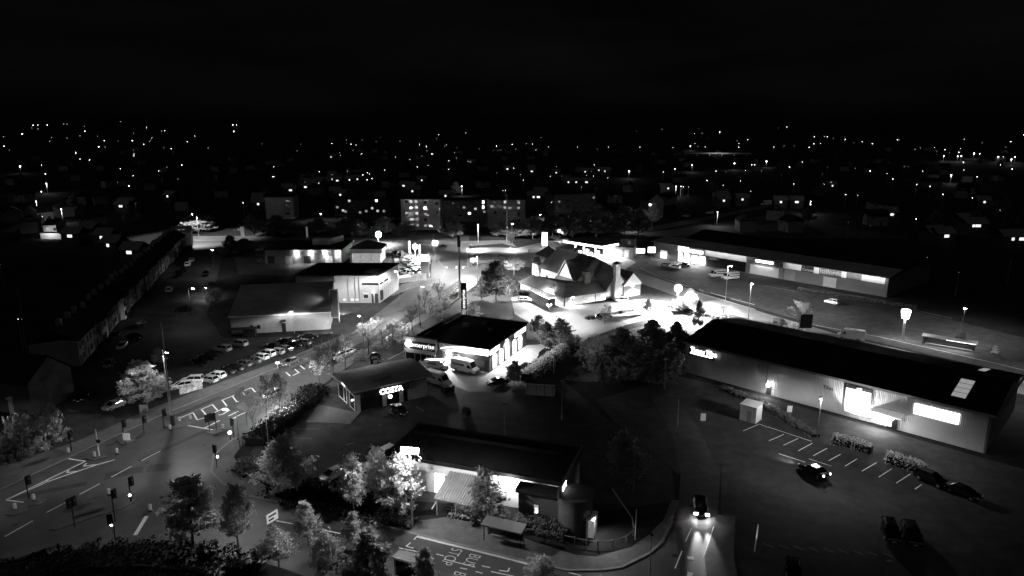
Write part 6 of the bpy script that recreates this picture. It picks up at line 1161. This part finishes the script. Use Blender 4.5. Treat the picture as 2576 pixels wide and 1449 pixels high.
for n, s in TOWN.items():
    for p in s.split():
        q = p.split(','); kind = q[2] if len(q) > 2 else 'n'
        if kind == 'x': continue
        P = c(n, float(q[0]), float(q[1])); pos = hit_hill(P, 7.5); t = far_lamp(kind, pos, {'A1': ' on the left', 'A2': ' left of centre', 'A3': ' right of centre', 'A4': ' on the right', 'B1': ' above the terrace', 'B4': ' past the parade'}[n])
        px = pos.length / 1717 * 2.5; s_ = px * {'B': .42, 'b': .25, 'n': .17, 'd': .17}[kind] * random.uniform(.55, 1.05)
        for ch in t.children:
            if ch.name.startswith('lens'): ch.scale = (s_, s_, s_); ch.location = (0, 0, 7.5 * (1 - s_))
        if kind == 'B' and pos.y < 1500: light('POINT', t, (0, -1.0, 6.0), 350)
hp = {}
for n, s in WINS.items():
    for i, p in enumerate(s.split()):
        x, y = (float(q) for q in p.split(',')); P = c(n, x, y); pos = hit_hill(P, 4.2); k = 'plain' if (i % 3) else 'pair'
        lab = {'plain': 'dark distant house showing one lit upstairs window', 'pair': 'dark distant house showing a wide lit window'}[k] + {'A1': ' on the left', 'A2': ' left of centre', 'A3': ' right of centre', 'A4': ' on the right', 'B1': ' above the terrace'}[n]
        if k not in hp:
            t = hp[k] = thing('distant_house', lab, 'house', pos, 0, 'distant dark houses'); MB().box(-4, 4, .1, 7, -2, 5.4).build('wall', 'brickd', t); MB().slab([(-4.4, -.3, 5.3), (4.4, -.3, 5.3), (4.4, 3.5, 8), (-4.4, 3.5, 8)], .2).slab([(-4.4, 3.5, 8), (4.4, 3.5, 8), (4.4, 7.4, 5.3), (-4.4, 7.4, 5.3)], .2).build('roof', 'tile', t)
            MB().box(-.8 if k == 'plain' else -1.4, .8 if k == 'plain' else 1.4, 0, .08, 3.4, 5.0).build('window', 'farwin', t); MB().box(2.4, 3.2, 0, .08, 0, 2.1).build('door', 'dark', t)
        else: t = copy_thing(hp[k], lab, pos, random.uniform(-.3, .3), 'distant dark houses')
        t['group'] = 'distant dark houses' + lab[lab.index('window') + 6:]
        w = max(.75, pos.length / 1717 * 2.5 * .36)
        for ch in t.children:
            if ch.name.startswith('window'): ch.scale = (min(3.0, w), 1, min(1.25, w)); ch.location = (0, 0, 4.2 * (1 - min(1.25, w)))
rnd = random.Random(5); dark_h = None; dark_t = None
for k in range(230):
    y = 330 + 900 * rnd.random() ** 1.3; x = rnd.uniform(-.8, .8) * y; pos = Vector((x, y, hill(x, y)))
    if (-.55 * y < x < .35 * y and y < 420) or (y < 520 and -.2 * y < x < .55 * y and rnd.random() < .6): continue
    if k % 2:
        if dark_h is None:
            dark_h = thing('distant_house', 'unlit house in the black roofscape beyond the flats', 'house', pos, 0, 'unlit distant houses'); MB().box(-5, 5, 0, 8, -2, 5.4).build('wall', 'brick', dark_h); MB().slab([(-5.4, -.4, 5.3), (5.4, -.4, 5.3), (5.4, 4, 8.2), (-5.4, 4, 8.2)], .2).slab([(-5.4, 4, 8.2), (5.4, 4, 8.2), (5.4, 8.4, 5.3), (-5.4, 8.4, 5.3)], .2).build('roof', 'slate', dark_h); MB().box(-3, -2, -.05, 0, 3.4, 4.8).build('window', 'glass', dark_h); MB().box(1, 2, -.05, 0, 0, 2.1).build('door', 'dark', dark_h); dark_h.rotation_euler = (0, 0, .4)
        else: copy_thing(dark_h, 'unlit house in the black roofscape beyond the flats', pos, rnd.uniform(-1.5, 1.5), 'unlit distant houses')
    else:
        if dark_t is None: dark_t = plant('dark1', 'dark tree crown among the unlit distant houses', pos, 0, 8 * FOC / pos.y, h=9, group='dark trees among the distant houses')
        else: copy_thing(dark_t, 'dark tree crown among the unlit distant houses', pos, rnd.random() * 6.28)
# lit stretch of a distant viaduct
v0, v1 = hit_hill((1722, 384.5), 5), hit_hill((1890, 384.5), 5); t = thing('distant_viaduct', 'long low viaduct parapet catching light far across the town', 'bridge', v0, math.atan2(v1.y - v0.y, v1.x - v0.x)); MB().box(0, (v1 - v0).length, 0, 2, 3, 5.2).build('parapet', 'concrete', t); vp = MB(); [vp.box(x, x + 1.5, 0, 2, -8, 2.98) for x in range(0, int((v1 - v0).length), 20)]; vp.build('pier', 'concrete', t)
light('SPOT', t, ((v1 - v0).length * .5, -18, 9), 5000, (0, 1, -.25), 150, .9)
